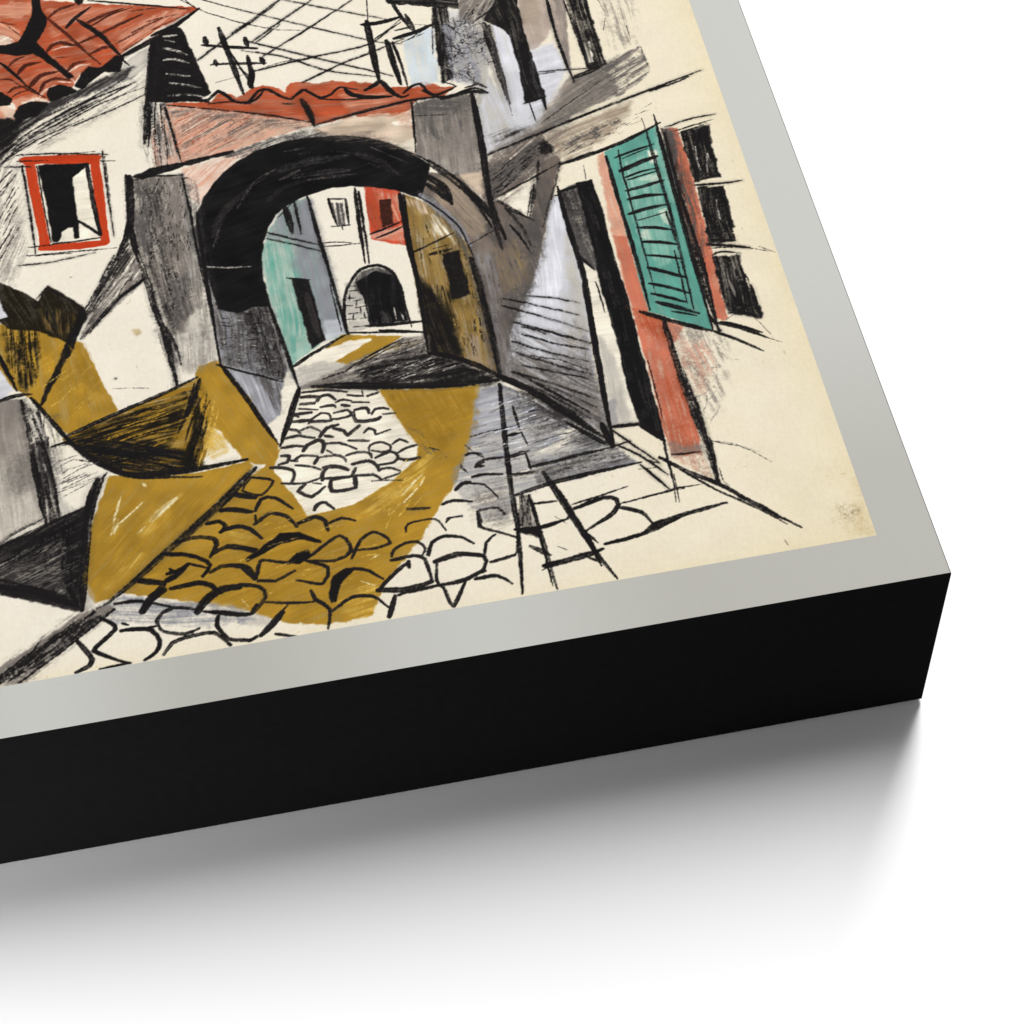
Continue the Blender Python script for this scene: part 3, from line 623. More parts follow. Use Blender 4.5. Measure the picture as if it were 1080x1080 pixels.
('S','k',[-2366,3050,-2274,2994],3.39,1,.4,.6,.4),
('S','k',[-2373,2966,-2252,2918],4.07,1,.4,.6,.4),
('S','k',[-2390,2892,-2240,2852],2.71,1,.4,.6,.4),
('S','k',[-2331,3007,-2331,2950],1.7,1,.4,.6,.4),
('S','k',[-2348,2869,-2352,2835],2.03,1,.4,.6,.4),
('S','k',[-2407,3197,-2434,3029,-2455,2851,-2490,2611],10.25,.9,.75,.6,.3),
('S','k',[-2455,2851,-2459,2727,-2477,2595],3.67,.9,.75,.6,.3),
('S','k',[-2427,2844,-2442,2723,-2442,2614],1.84,.9,.75,.6,.3),
('S','k',[-2410,2827,-2415,2662],1.57,.9,.75,.6,.3),
('S','k',[-2396,2823,-2374,2640,-2356,2475],3.15,.9,.75,.6,.3),
('S','k',[-2389,2794,-2369,2544],1.57,.9,.75,.6,.3),
('S','k',[-2362,2416,-2350,2199,-2342,1977],2.36,.9,.75,.6,.3),
('S','k',[-2358,2402,-2344,2071],1.57,.9,.75,.6,.3),
('S','k',[-2445,2807,-2452,2616],1.31,.54,.9,.6,.4),
('S','k',[-2423,2788,-2445,2561],1.31,.54,.9,.6,.4),
('S','k',[-2405,2826,-2405,2606,-2413,2474],1.31,.54,.9,.6,.4),
('S','k',[-2442,2723,-2457,2497],1.31,.54,.9,.6,.4),
('S','k',[-2433,2666,-2435,2479],1.31,.54,.9,.6,.4),
('F','k',[-2558,2442,-2473,2471,-2361,2476,-2152,2504,-2148,2493,-2353,2457,-2449,2434,-2515,2421],1,1.2,1.5,.15,0,0,.15,None),
('S','k',[-2564,2447,-2570,2312,-2585,2174,-2641,2038],9.25,1,.5,.6,.4),
('S','k',[-2577,2457,-2586,2251],4.44,1,.5,.6,.4),
('S','k',[-2581,2173,-2570,2021],7.25,1,.5,.6,.4),
('S','k',[-2542,2423,-2477,2428,-2358,2409],2.54,1,.5,.6,.4),
('S','k',[-2368,2395,-2332,2387],1.27,1,.5,.6,.4),
('C','k',[-2544,2410,-2369,2385,-2360,2000,-2546,2040],60,1,.45,.85,12.5,-102),
('C','gryl',[-2544,2410,-2369,2385,-2360,2000,-2546,2040],26,1.25,.4,.85,10,-110),
('C','roof',[-2352,2772,-2058,2666,-2129,2545,-2339,2511],26,1.25,.4,.85,17.5,29),
('C','grd',[-2356,2732,-2061,2639,-2129,2545,-2339,2511],9,1.25,.4,.85,30,29),
('F','kk',[-2913,2584,-2724,2555,-2739,2530,-2788,2490,-2785,2359,-2780,2255,-2782,2164,-2792,2164,-2792,2226,-2819,2225,-2844,2205,-2859,2158,-2876,2162,-2889,2343],1,1.1,1.2,.05,0,0,.15,None),
('S','k',[-2724,2549,-2714,2356,-2697,2158],5.95,1,.3,.8,.7),
('S','k',[-2778,2251,-2697,2158],4.2,1,.3,.8,.7),
('S','k',[-2880,2150,-2792,2144,-2701,2144],2.8,1,.3,.8,.7),
('S','k',[-2918,2585,-2903,2346,-2886,2158],1.75,1,.3,.8,.7),
('S','k',[-2993,2661,-2835,2633,-2642,2588],2.36,.9,.75,.6,.4),
('S','k',[-3042,2604,-2941,2584],2.62,.9,.75,.6,.4),
('S','k',[-2995,2626,-2875,2602],1.84,.9,.75,.6,.4),
('S','k',[-2672,2557,-2612,2544],1.57,.9,.75,.6,.4),
('S','k',[-2976,2597,-2960,2384,-2948,2105],3.15,.9,.75,.6,.4),
('S','k',[-2659,2608,-2654,2356,-2646,2137],2.36,.9,.75,.6,.4),
('S','k',[-2652,2580,-2647,2264],1.57,.9,.75,.6,.4),
('S','k',[-2974,2151,-2864,2144],2.1,.9,.75,.6,.4),
('S','k',[-2948,2105,-2795,2092,-2641,2076],2.1,.9,.75,.6,.4),
('S','k',[-2678,2599,-2642,2584],1.57,.9,.75,.6,.4),
('S','k',[-2836,2627,-2687,2614],1.57,.9,.75,.6,.4),
('S','k',[-2984,2110,-2814,2086],2.19,.9,.7,.6,.4),
('S','k',[-3013,2065,-2906,2056,-2797,2064,-2725,2069],2.46,.9,.7,.6,.4),
('S','k',[-3088,2412,-2998,2562],1.57,.68,.9,.6,.4),
('S','k',[-3083,2315,-2994,2483],1.57,.68,.9,.6,.4),
('S','k',[-3068,2229,-2999,2393],1.57,.68,.9,.6,.4),
('S','k',[-3090,2152,-3020,2282],1.57,.68,.9,.6,.4),
('S','k',[-3084,2502,-3016,2580],1.84,.68,.9,.6,.4),
('S','k',[-3067,2472,-3008,2538],1.57,.68,.9,.6,.4),
('S','k',[-3045,2351,-3005,2420],1.57,.68,.9,.6,.4),
('S','k',[-3063,2152,-3003,2265],1.57,.68,.9,.6,.4),
('S','k',[-3060,2629,-2974,2664],1.84,.68,.9,.6,.4),
('S','k',[-3076,2256,-3036,2349],1.57,.68,.9,.6,.4),
('S','k',[-3092,2097,-3053,2163],1.57,.68,.9,.6,.4),
('S','k',[-3062,2380,-3011,2486],1.57,.68,.9,.6,.4),
('S','k',[-2132,3224,-2102,3013,-2075,2811],7.25,1,.45,.6,.4),
('S','k',[-2210,3135,-2107,3101,-1989,3068],5.25,1,.45,.6,.4),
('S','k',[-2187,3010,-2099,2998,-1966,2971],4.59,1,.45,.6,.4),
('S','k',[-2195,3179,-2191,3125],7.75,1,.45,.6,.4),
('S','k',[-2033,3140,-2027,3080],8.25,1,.45,.6,.4),
('S','k',[-2168,3035,-2165,2998],6.75,1,.45,.6,.4),
('S','k',[-2035,3032,-2029,2925,-2037,2835],5.91,1,.45,.6,.4),
('S','k',[-2101,3068,-2065,2947,-2029,2837],2.95,1,.45,.6,.4),
('S','k',[-2026,2939,-2043,2843],8.25,1,.45,.6,.4),
('S','k',[-2078,2965,-2028,2896],1.97,1,.45,.6,.4),
('S','k',[-1981,3007,-1974,2967],7.25,1,.45,.6,.4),
('S','k',[-2032,3077,-1989,3063],3.28,1,.45,.6,.4),
('S','k',[-2235,3050,-2101,3158,-1967,3254],3.67,.77,.75,.6,.4),
('S','k',[-2177,2901,-2088,2917,-2009,2935],1.31,.77,.75,.6,.4),
('S','k',[-2261,3447,-2209,3363,-2053,3243,-1974,3200],1.57,.77,.75,.6,.4),
('S','k',[-2212,3436,-2081,3347,-1965,3272],1.84,.77,.75,.6,.4),
('S','k',[-2281,3444,-2218,3377],1.57,.77,.75,.6,.4),
('S','k',[-2234,3057,-2166,3107,-2081,3168],1.57,.77,.75,.6,.4),
('S','k',[-1876,3353,-1638,3224,-1435,3119],2.56,.81,.65,.6,.4),
('S','k',[-2044,3323,-1721,3124,-1493,2993,-1409,2966],2.27,.81,.65,.6,.4),
('S','k',[-2071,3257,-1913,3167,-1780,3130],1.71,.81,.65,.6,.4),
('S','k',[-2079,3182,-1962,3260,-1851,3355],4.83,.81,.65,.6,.4),
('S','k',[-2047,3205,-1885,3325],1.71,.81,.65,.6,.4),
('S','k',[-2011,3106,-1868,3216,-1715,3324],3.41,.81,.65,.6,.4),
('S','k',[-1989,3104,-1881,3190],2.27,.81,.65,.6,.4),
('S','k',[-1976,3011,-1768,3142,-1550,3287],2.84,.81,.65,.6,.4),
('S','k',[-2018,2934,-1771,2965,-1532,2994,-1386,3115],2.84,.81,.65,.6,.4),
('S','k',[-1828,2826,-1663,2901,-1541,2938,-1395,2992],3.13,.81,.65,.6,.4),
('S','k',[-2027,3119,-1763,2959,-1471,2784],3.13,.81,.65,.6,.4),
('S','k',[-2052,3067,-1895,2995,-1725,2872,-1523,2790],2.56,.81,.65,.6,.4),
('S','k',[-2039,2927,-1908,2962,-1791,2965],1.42,.81,.65,.6,.4),
('S','k',[-1838,2826,-1684,2891],1.71,.81,.65,.6,.4),
('S','k',[-1527,3132,-1530,2943,-1528,2760],8.75,1,.4,.6,.4),
('S','k',[-1545,3114,-1466,3111,-1382,3126],6.75,1,.4,.6,.4),
('S','k',[-1415,3249,-1384,3130,-1351,3031],5.42,1,.4,.6,.4),
('S','k',[-1363,3137,-1352,3078,-1342,3029],6.1,1,.4,.6,.4),
('S','k',[-1433,3001,-1351,3019,-1259,3054],6.75,1,.4,.6,.4),
('S','k',[-1392,3014,-1290,3035],4.07,1,.4,.6,.4),
('S','k',[-1465,2998,-1455,2854,-1446,2727],7.75,1,.4,.6,.4),
('S','k',[-1441,2981,-1427,2848,-1421,2698],4.07,1,.4,.6,.4),
('S','k',[-1455,2984,-1455,2783],4.07,1,.4,.6,.4),
('S','k',[-1507,3270,-1522,3131],1.36,1,.4,.6,.4),
('S','k',[-1509,3018,-1389,3094],2.71,1,.4,.6,.4),
('S','k',[-1421,3049,-1346,3055],3.39,1,.4,.6,.4),
('S','k',[-1554,3116,-1517,3098],4.07,1,.4,.6,.4),
('S','k',[-1408,2973,-1304,3008],1.64,.63,.7,.6,.4),
('S','k',[-1377,2981,-1256,3057],1.64,.63,.7,.6,.4),
('S','k',[-1343,3069,-1259,3042],1.09,.63,.7,.6,.4),
('S','k',[-1247,3114,-1260,2911,-1276,2701],3.28,.63,.7,.6,.4),
('S','k',[-1256,3116,-1291,2875],1.91,.63,.7,.6,.4),
('S','k',[-2291,2817,-2215,2811,-2174,2851,-2138,2808,-2113,2775,-2062,2761,-2013,2815,-1974,2814,-1932,2769,-1892,2740,-1841,2784,-1808,2756,-1772,2720,-1726,2734,-1691,2765,-1623,2738],4.75,1,.4,.6,.4),
('S','k',[-1669,2749,-1646,2710,-1578,2681,-1493,2668],6.75,1,.4,.6,.4),
('S','k',[-1591,2726,-1549,2747,-1523,2763,-1497,2708,-1457,2654,-1425,2661],6.1,1,.4,.6,.4),
('S','k',[-1444,2675,-1405,2708,-1370,2715,-1349,2668,-1325,2639,-1285,2644,-1232,2670,-1267,2696],4.07,1,.4,.6,.4),
('S','k',[-1367,2676,-1308,2621,-1240,2623,-1160,2644,-1113,2606],4.75,1,.4,.6,.4),
('S','k',[-1197,2652,-1137,2663],3.39,1,.4,.6,.4),
('S','k',[-1301,2608,-1163,2626,-1118,2607],5.42,1,.4,.6,.4),
('S','k',[-2077,2753,-2028,2770,-1994,2811],4.07,1,.4,.6,.4),
('S','k',[-1876,2750,-1823,2787],3.39,1,.4,.6,.4),
('S','k',[-1495,2719,-1481,2683],4.75,1,.4,.6,.4),
('S','k',[-1784,2718,-1682,2690,-1541,2673],3.05,1,.4,.6,.4),
('S','k',[-2218,2784,-2132,2779,-2049,2747],2.71,1,.4,.6,.4),
('S','k',[-2384,2842,-2290,2831,-2217,2795],7.75,1,.4,.6,.4),
('S','k',[-1850,2728,-1831,2657,-1817,2569],7.75,.9,.6,.6,.4),
('S','k',[-1818,2571,-1647,2602,-1422,2628,-1279,2624],4.43,.9,.6,.6,.4),
('S','k',[-2128,2723,-1973,2661,-1825,2589],2.36,.9,.6,.6,.4),
('S','k',[-1928,2722,-1881,2709],2.36,.9,.6,.6,.4),
('S','k',[-2018,2682,-1883,2620],1.48,.9,.6,.6,.4),
('S','k',[-2387,2815,-2248,2766,-2110,2716],2.07,.9,.6,.6,.4),
('S','k',[-1744,2589,-1589,2606],2.36,.9,.6,.6,.4),
('S','k',[-1177,2609,-1185,2337,-1203,2077,-1209,1950],7.75,1,.5,.6,.4),
('S','k',[-1419,2621,-1433,2473,-1447,2338],2.85,1,.5,.6,.4),
('S','k',[-1422,2539,-1278,2514],1.27,1,.5,.6,.4),
('S','k',[-1398,2602,-1407,2632],1.59,1,.5,.6,.4),
('F','grb',[-1220,3034,-1126,3064,-1061,2925,-1076,2813,-1140,2671,-1240,2714],.6,4,3,.5,-86,.5,.15,None),
('C','k',[-1216,3033,-1126,3064,-1061,2925,-1076,2813,-1139,2677,-1237,2727],80,1,.5,.7,7,None),
('C','gryl',[-1216,3033,-1126,3064,-1061,2925,-1076,2813,-1139,2677,-1237,2727],30,1.25,.5,.7,6,None),
('C','k',[-1134,3193,-989,3161,-1002,3089,-1083,3025,-1147,3054],16,1,.5,.8,17.5,58),
('S','k',[-1413,2267,-1338,2159,-1267,2027,-1225,1878],4.44,1,.5,.6,.4),
('S','k',[-1433,2206,-1371,2127,-1354,2033],9.25,1,.5,.6,.4),
('S','k',[-1471,2084,-1423,2210],3.17,1,.5,.6,.4),
('S','k',[-1411,2280,-1304,2138,-1220,1927],5.07,1,.5,.6,.4),
('C','grd',[-1167,2279,-1130,2325,-1167,2121,-1185,2178],10,1.25,.6,.7,10,None),
('S','k',[-2323,2193,-2324,1905,-2317,1627,-2312,1415],4.59,1,.45,.6,.4),
('S','k',[-2312,1417,-2243,1255,-2150,1010],5.91,1,.45,.6,.4),
('S','k',[-2329,1421,-2215,1356,-2099,1290],2.62,1,.45,.6,.4),
('S','k',[-2105,1664,-2073,1446,-2046,1245],4.59,1,.45,.6,.4),
('S','k',[-2046,1245,-2090,1134,-2145,998],6.75,1,.45,.6,.4),
('S','k',[-2346,2237,-2344,2071,-2333,1907],2.62,1,.45,.6,.4),
('C','k',[-2297,1646,-2112,1642,-2152,1521,-2193,1391,-2294,1424],36,1,.6,.7,11.2,-19),
('C','gryl',[-2297,1646,-2112,1642,-2089,1461,-2105,1327,-2294,1424],26,.75,.4,.8,10,-19),
('C','k',[-2199,1649,-2102,1652,-2081,1459,-2090,1312,-2170,1364],36,1.5,.5,.8,15,-85),
('S','k',[-1895,2190,-1877,1944,-1857,1741],4.59,1,.55,.6,.4),
('S','k',[-1877,1938,-1856,1695,-1841,1464],3.98,1,.55,.6,.4),
('S','k',[-2076,2038,-1981,1982,-1879,1926],2.45,1,.55,.6,.4),
('S','k',[-2074,2002,-1976,1951,-1883,1896],2.45,1,.55,.6,.4),
('S','k',[-1987,2152,-1980,2080,-1974,2010],9.25,1,.55,.6,.4),
('S','k',[-1948,2176,-1945,2085,-1944,1999],3.67,1,.55,.6,.4),
('S','k',[-1870,1722,-1858,1481],1.84,1,.55,.6,.4),
('S','k',[-2021,2102,-1958,2165],1.53,1,.55,.6,.4),
('F','k',[-2006,1781,-1946,1756,-1936,1592,-1925,1455,-1975,1427,-1992,1604],.97,1.2,1.2,.1,0,0,.15,None),
('S','chr',[-1961,1693,-1952,1572,-1943,1471],7.25,.8,.6,.6,.4),
('S','k',[-2025,1786,-1941,1759],2.54,1,.5,.6,.4),
('S','k',[-2054,1353,-1956,1409,-1848,1463],4.76,1,.5,.6,.4),
('S','k',[-1816,2160,-1753,2146],3.17,1,.5,.6,.4),
('S','k',[-1753,2146,-1757,2006],3.49,1,.5,.6,.4),
('S','k',[-1818,2158,-1802,2009],3.81,1,.5,.6,.4),
('S','k',[-1824,2013,-1751,2005],2.85,1,.5,.6,.4),
('S','k',[-1786,2006,-1784,1987],1.59,1,.5,.6,.4),
('S','k',[-1710,2195,-1719,1998,-1725,1798],4.44,1,.5,.6,.4),
('S','k',[-1697,2172,-1703,1982,-1710,1794],3.49,1,.5,.6,.4),
('S','k',[-1871,1916,-1800,1908,-1723,1904],1.9,1,.5,.6,.4),
('S','k',[-1869,1935,-1797,1925,-1741,1903],1.59,1,.5,.6,.4),
('F','grd',[-1806,2132,-1768,2123,-1774,2015,-1801,2018],.8,1.5,1.5,.4,-91,.9,.15,None),
('F','dkb',[-1624,2111,-1586,2103,-1595,1981,-1631,1971],.95,1.2,1.5,.2,0,0,.15,None),
('S','k',[-1687,1941,-1619,1961,-1546,1986],2.95,1,.45,.6,.4),
('S','k',[-1666,1916,-1604,1935,-1550,1959],2.95,1,.45,.6,.4),
('S','k',[-1543,2126,-1546,1960,-1549,1848,-1547,1664],6.75,1,.45,.6,.4),
('S','k',[-1530,2123,-1542,1897],3.94,1,.45,.6,.4),
('S','k',[-1836,1463,-1839,1548,-1826,1640,-1799,1706,-1747,1770,-1682,1779,-1634,1738,-1613,1642,-1610,1546,-1603,1450],3.94,1,.45,.6,.4),
('S','k',[-1773,1713,-1755,1649,-1747,1487],2.62,1,.45,.6,.4),
('S','k',[-1769,1491,-1665,1477,-1556,1469],4.92,1,.45,.6,.4),
('S','k',[-1834,1469,-1696,1444,-1560,1413],2.95,1,.45,.6,.4),
('S','k',[-1721,1457,-1560,1415],4.59,1,.45,.6,.4),
('S','gryl',[-1744,1725,-1704,1753,-1691,1750],1.64,.7,.7,.6,.4),
('S','gryl',[-1653,1555,-1653,1496],1.37,.7,.7,.6,.4),
('S','gryl',[-1631,1527,-1627,1490],1.64,.7,.7,.6,.4),
('S','k',[-1807,1672,-1770,1670],1.77,.81,.6,.6,.4),
('S','k',[-1817,1638,-1784,1633],1.77,.81,.6,.6,.4),
('S','k',[-1795,1621,-1750,1621],1.77,.81,.6,.6,.4),
('S','k',[-1822,1603,-1798,1598],1.77,.81,.6,.6,.4),
('S','k',[-1791,1585,-1750,1588],1.77,.81,.6,.6,.4),
('S','k',[-1821,1562,-1777,1558],1.77,.81,.6,.6,.4),
('S','k',[-1829,1534,-1799,1530],1.77,.81,.6,.6,.4),
('S','k',[-1781,1529,-1750,1529],1.77,.81,.6,.6,.4),
('S','k',[-1812,1495,-1760,1490],1.77,.81,.6,.6,.4),
('S','k',[-1803,1659,-1810,1625],1.77,.81,.6,.6,.4),
('S','k',[-1782,1619,-1791,1585],1.77,.81,.6,.6,.4),
('S','k',[-1774,1581,-1776,1552],1.77,.81,.6,.6,.4),
('S','k',[-1803,1558,-1809,1530],1.77,.81,.6,.6,.4),
('S','k',[-1793,1693,-1762,1696],1.77,.81,.6,.6,.4),
('S','k',[-1764,1555,-1764,1526],1.77,.81,.6,.6,.4),
('S','k',[-1995,1245,-1843,1219,-1591,1165,-1337,1134],8.25,1,.55,.6,.4),
('S','k',[-1928,1226,-1677,1172,-1424,1130],4.29,1,.55,.6,.4),
('S','k',[-1876,1289,-1772,1347,-1641,1402],2.45,1,.55,.6,.4),
('S','k',[-1830,1308,-1643,1389],1.84,1,.55,.6,.4),
('S','k',[-1956,1273,-1867,1293],2.45,1,.55,.6,.4),
('C','k',[-1961,1234,-1832,1291,-1643,1389,-1558,1370,-1569,1304,-1450,1232,-1344,1142,-1508,1143],46,1.25,.4,.85,20,11),
('C','gryl',[-1889,1258,-1647,1366,-1569,1361,-1573,1281,-1452,1221,-1585,1205],34,1,.5,.8,20,16),
('C','olv2',[-1846,1317,-1652,1390,-1575,1374,-1741,1318],16,1,.4,.8,17.5,20),
('S','k',[-1539,2125,-1547,1835,-1547,1664,-1563,1314],5.07,1,.5,.6,.4),
('S','k',[-1551,1811,-1463,1845,-1371,1882],2.85,1,.5,.6,.4),
('S','k',[-1481,1790,-1398,1801],5.71,1,.5,.6,.4),
('S','k',[-1463,1817,-1403,1823],1.59,1,.5,.6,.4),
('S','k',[-1563,1314,-1455,1254,-1333,1156],3.81,1,.5,.6,.4),
('S','k',[-1563,1314,-1485,1285,-1391,1220,-1329,1155],4.44,1,.5,.6,.4),
('S','grb',[-1463,2102,-1401,2005,-1349,1899,-1324,1806],10.25,.6,.7,.6,.4),
('S','k',[-1331,1739,-1323,1604,-1322,1413,-1325,1149],8.75,.9,.55,.6,.4),
('S','k',[-1319,1579,-1321,1319,-1332,1162],4.29,.9,.55,.6,.4),
('S','k',[-1287,2102,-1217,1946,-1185,1819],6.75,.85,.5,.6,.4),
('S','k',[-1306,2126,-1234,2007,-1207,1899],3.17,.85,.5,.6,.4),
('S','k',[-1206,2084,-1212,1925,-1207,1759],5.71,.85,.5,.6,.4),
('S','k',[-1329,1807,-1224,1859],2.22,.85,.5,.6,.4),
('S','k',[-1156,1875,-1126,1794,-1105,1712],2.85,.85,.5,.6,.4),
('S','k',[-1473,2098,-1408,2013,-1345,1898,-1320,1725],2.54,.85,.5,.6,.4),
('S','k',[-1432,2153,-1393,2106,-1366,2048],7.75,.85,.5,.6,.4),
('S','k',[-1177,2014,-1087,1904],2.22,.85,.5,.6,.4),
('S','k',[-1042,2042,-1084,1908],1.9,.85,.5,.6,.4),
('S','k',[-1028,2039,-1052,1967],5.07,.85,.5,.6,.4),
('C','grd',[-1299,1744,-1207,1749,-1102,1726,-1138,1539,-1220,1485,-1294,1176,-1328,1184,-1318,1483],60,1.25,.35,.85,12.5,-91),
('C','ko',[-1522,1993,-1387,1863,-1329,1776,-1341,1255,-1449,1289,-1514,1645],50,1.5,.4,.85,17.5,-91),
('C','olv2',[-1513,1991,-1387,1863,-1350,1257,-1432,1286,-1500,1618],36,1.25,.45,.85,15,-91),
('F','k',[-1433,1780,-1374,1783,-1368,1649,-1364,1564,-1399,1557,-1432,1557],.97,1.2,1.8,.1,0,0,.15,None),
('S','k',[-1161,1511,-1069,1479,-977,1435],2.56,.77,.65,.6,.4),
('S','k',[-1250,1516,-1184,1484,-991,1377],2.56,.77,.65,.6,.4),
('S','k',[-1258,1482,-1121,1395,-965,1287],3.13,.77,.65,.6,.4),
('S','k',[-1236,1395,-1109,1318,-975,1234],3.13,.77,.65,.6,.4),
('S','k',[-1213,1329,-1103,1261,-989,1207],2.56,.77,.65,.6,.4),
('S','k',[-1253,1303,-1128,1221,-1002,1152],3.13,.77,.65,.6,.4),
('S','k',[-1262,1258,-1122,1162,-998,1088],3.13,.77,.65,.6,.4),
('S','k',[-1240,1185,-1129,1130,-1009,1070],2.56,.77,.65,.6,.4),
('S','k',[-1280,1162,-1140,1074,-1016,980],3.41,.77,.65,.6,.4),
('S','k',[-1235,1119,-1129,1040,-1018,941],3.41,.77,.65,.6,.4),
('S','k',[-1278,1171,-1163,1047,-1043,920],3.41,.77,.65,.6,.4),
('S','k',[-1225,1081,-1123,983,-1047,892],3.41,.77,.65,.6,.4),
('S','k',[-1207,1365,-1166,1344,-1128,1313],2.56,.77,.65,.6,.4),
('S','k',[-1215,1228,-1101,1181,-1010,1115],1.99,.77,.65,.6,.4),
('S','k',[-1258,1090,-1185,1019,-1070,906],2.84,.77,.65,.6,.4),
('S','k',[-942,2007,-941,1803,-935,1556,-961,1242,-993,765],6.75,1,.4,.6,.4),
('S','k',[-935,1653,-941,1449,-948,1286],2.71,1,.4,.6,.4),
('S','k',[-1333,1156,-1229,1061,-1117,927,-1006,784],8.75,1,.4,.6,.4),
('S','k',[-1133,892,-1055,816,-1013,772],4.07,1,.4,.6,.4),
('S','k',[-1190,997,-1085,876],2.71,1,.4,.6,.4),
('S','k',[-944,1521,-963,1174,-981,964,-993,754],6.1,1,.4,.6,.4),
('S','k',[-985,842,-931,837,-876,832],4.75,1,.4,.6,.4),
('S','k',[-881,827,-846,793,-813,745],7.75,1,.4,.6,.4),
('S','k',[-898,1524,-894,1439,-895,1368],2.03,1,.4,.6,.4),
('S','k',[-925,1657,-890,1583],3.39,1,.4,.6,.4),
('S','k',[-815,759,-821,659,-824,539],3.05,1,.4,.6,.4),
('S','k',[-824,554,-835,474],1.02,1,.4,.6,.4),
('S','k',[-693,1295,-692,1127,-690,913,-674,724,-675,528],7.25,.85,.75,.6,.4),
('S','k',[-692,1014,-670,887,-670,638],6.75,.85,.75,.6,.4),
('S','k',[-676,1044,-665,798,-673,606],2.62,.85,.75,.6,.4),
('S','k',[-677,607,-664,521,-653,498],1.05,.85,.75,.6,.4),
('S','k',[-799,1442,-808,1198],1.57,.85,.75,.6,.4),
('S','k',[-812,1590,-804,1337],1.31,.85,.75,.6,.4),
('S','k',[-791,1114,-798,815],1.31,.85,.75,.6,.4),
('S','k',[-770,1347,-689,1294,-596,1236,-509,1189],5.91,1,.45,.6,.4),
('S','k',[-522,1192,-458,1146,-372,1068],4.27,1,.45,.6,.4),
('S','k',[-519,1242,-429,1192,-341,1126],4.92,1,.45,.6,.4),
('S','k',[-490,1234,-427,1199,-356,1156],5.25,1,.45,.6,.4),
('S','k',[-804,679,-755,672,-699,669],2.62,1,.45,.6,.4),
('S','k',[-355,1135,-295,1093],.66,1,.45,.6,.4),
('S','k',[-366,1231,-327,1141],.66,1,.45,.6,.4),
('S','k',[-262,1568,-209,1525],.85,.9,.65,.6,.4),
('S','k',[-451,1616,-365,1593,-294,1568],3.41,.9,.65,.6,.4),
('S','k',[-456,1596,-402,1593,-332,1578],1.71,.9,.65,.6,.4),
('S','k',[-441,1561,-407,1573,-340,1549],2.84,.9,.65,.6,.4),
('S','k',[-436,1641,-342,1613],3.98,.9,.65,.6,.4),
('S','k',[-470,1241,-439,1258],1.42,.9,.65,.6,.4),
('S','k',[-340,1385,-346,1238],4.55,.9,.65,.6,.4),
('S','k',[-453,1273,-339,1231],3.98,.9,.65,.6,.4),
('S','k',[-434,1280,-355,1240],3.98,.9,.65,.6,.4),
('C','kk',[-432,1544,-345,1525,-343,1249,-439,1293],26,1.5,.7,.7,17.5,-93),
('S','gry',[-652,709,-575,676,-480,613],.82,.4,.7,.6,.4),
('S','gry',[-655,839,-629,878,-620,931],.82,.4,.7,.6,.4),
('S','k',[-909,2150,-800,2172,-649,2216,-479,2289],5.25,1,.45,.6,.4),
('S','k',[-724,2155,-726,1947,-725,1614,-731,1344],4.92,1,.45,.6,.4),
('S','k',[-494,2292,-505,1976,-514,1698,-527,1207],5.25,1,.45,.6,.4),
('S','k',[-493,2340,-492,2258],2.62,1,.45,.6,.4),
('S','k',[-543,2330,-542,2208],1.31,1,.45,.6,.4),
('S','k',[-474,2234,-489,1882,-487,1544,-509,1191],4.59,1,.45,.6,.4),
('S','k',[-492,2238,-507,1886],1.97,1,.45,.6,.4),
('S','k',[-670,2177,-679,2058,-684,1813,-689,1576,-694,1414],2.52,.85,.45,.6,.4),
('S','k',[-540,2259,-545,2074,-547,1816,-559,1559,-573,1316],4.1,.85,.45,.6,.4),
('S','k',[-577,1616,-589,1345],2.21,.85,.45,.6,.4),
('S','k',[-562,1819,-560,1655],3.16,.85,.45,.6,.4),
('S','k',[-695,2139,-607,2163,-529,2180],2.84,1,.35,.6,.5),
('S','k',[-664,2129,-558,2163],1.89,1,.35,.6,.5),
('S','k',[-686,2065,-606,2093,-532,2112],6.94,1,.35,.6,.5),
('S','k',[-682,2025,-600,2046,-538,2050],3.16,1,.35,.6,.5),
('S','k',[-673,2011,-546,2034],2.52,1,.35,.6,.5),
('S','k',[-689,1956,-618,1965,-535,1981],5.36,1,.35,.6,.5),
('S','k',[-691,1909,-621,1916,-543,1904],5.36,1,.35,.6,.5),
('S','k',[-704,1834,-620,1849,-538,1853],5.36,1,.35,.6,.5),
('S','k',[-680,1794,-563,1814],2.21,1,.35,.6,.5),
('S','k',[-688,1759,-627,1746,-565,1721],4.73,1,.35,.6,.5),
('S','k',[-685,1685,-621,1668,-558,1644],4.73,1,.35,.6,.5),
('S','k',[-688,1615,-629,1597,-557,1567],3.79,1,.35,.6,.5),
('S','k',[-691,1550,-632,1516,-563,1473],5.36,1,.35,.6,.5),
('S','k',[-704,1474,-634,1438,-566,1392],4.73,1,.35,.6,.5),
('S','k',[-706,1422,-652,1392,-590,1356],4.1,1,.35,.6,.5),
('S','k',[-698,1379,-633,1339,-559,1292],6.31,1,.35,.6,.5),
('S','k',[-653,1323,-568,1284],2.84,1,.35,.6,.5),
('S','k',[-511,1672,-511,1440,-508,1189],4.13,.9,.6,.6,.4),
('S','k',[-496,1619,-499,1378],2.36,.9,.6,.6,.4),
('S','k',[-524,1276,-500,1190],3.54,.9,.6,.6,.4),
('S','k',[-499,1645,-507,1308],1.48,.9,.6,.6,.4),
('S','k',[-463,2261,-367,2284,-255,2291],2.36,.9,.75,.6,.4),
('S','k',[-437,2231,-356,2248,-268,2263],2.1,.9,.75,.6,.4),
('S','k',[-421,2215,-299,2249],1.57,.9,.75,.6,.4),
('S','k',[-422,1929,-331,1918,-239,1915],3.41,.9,.75,.6,.4),
('S','k',[-417,1911,-370,1914],2.1,.9,.75,.6,.4),
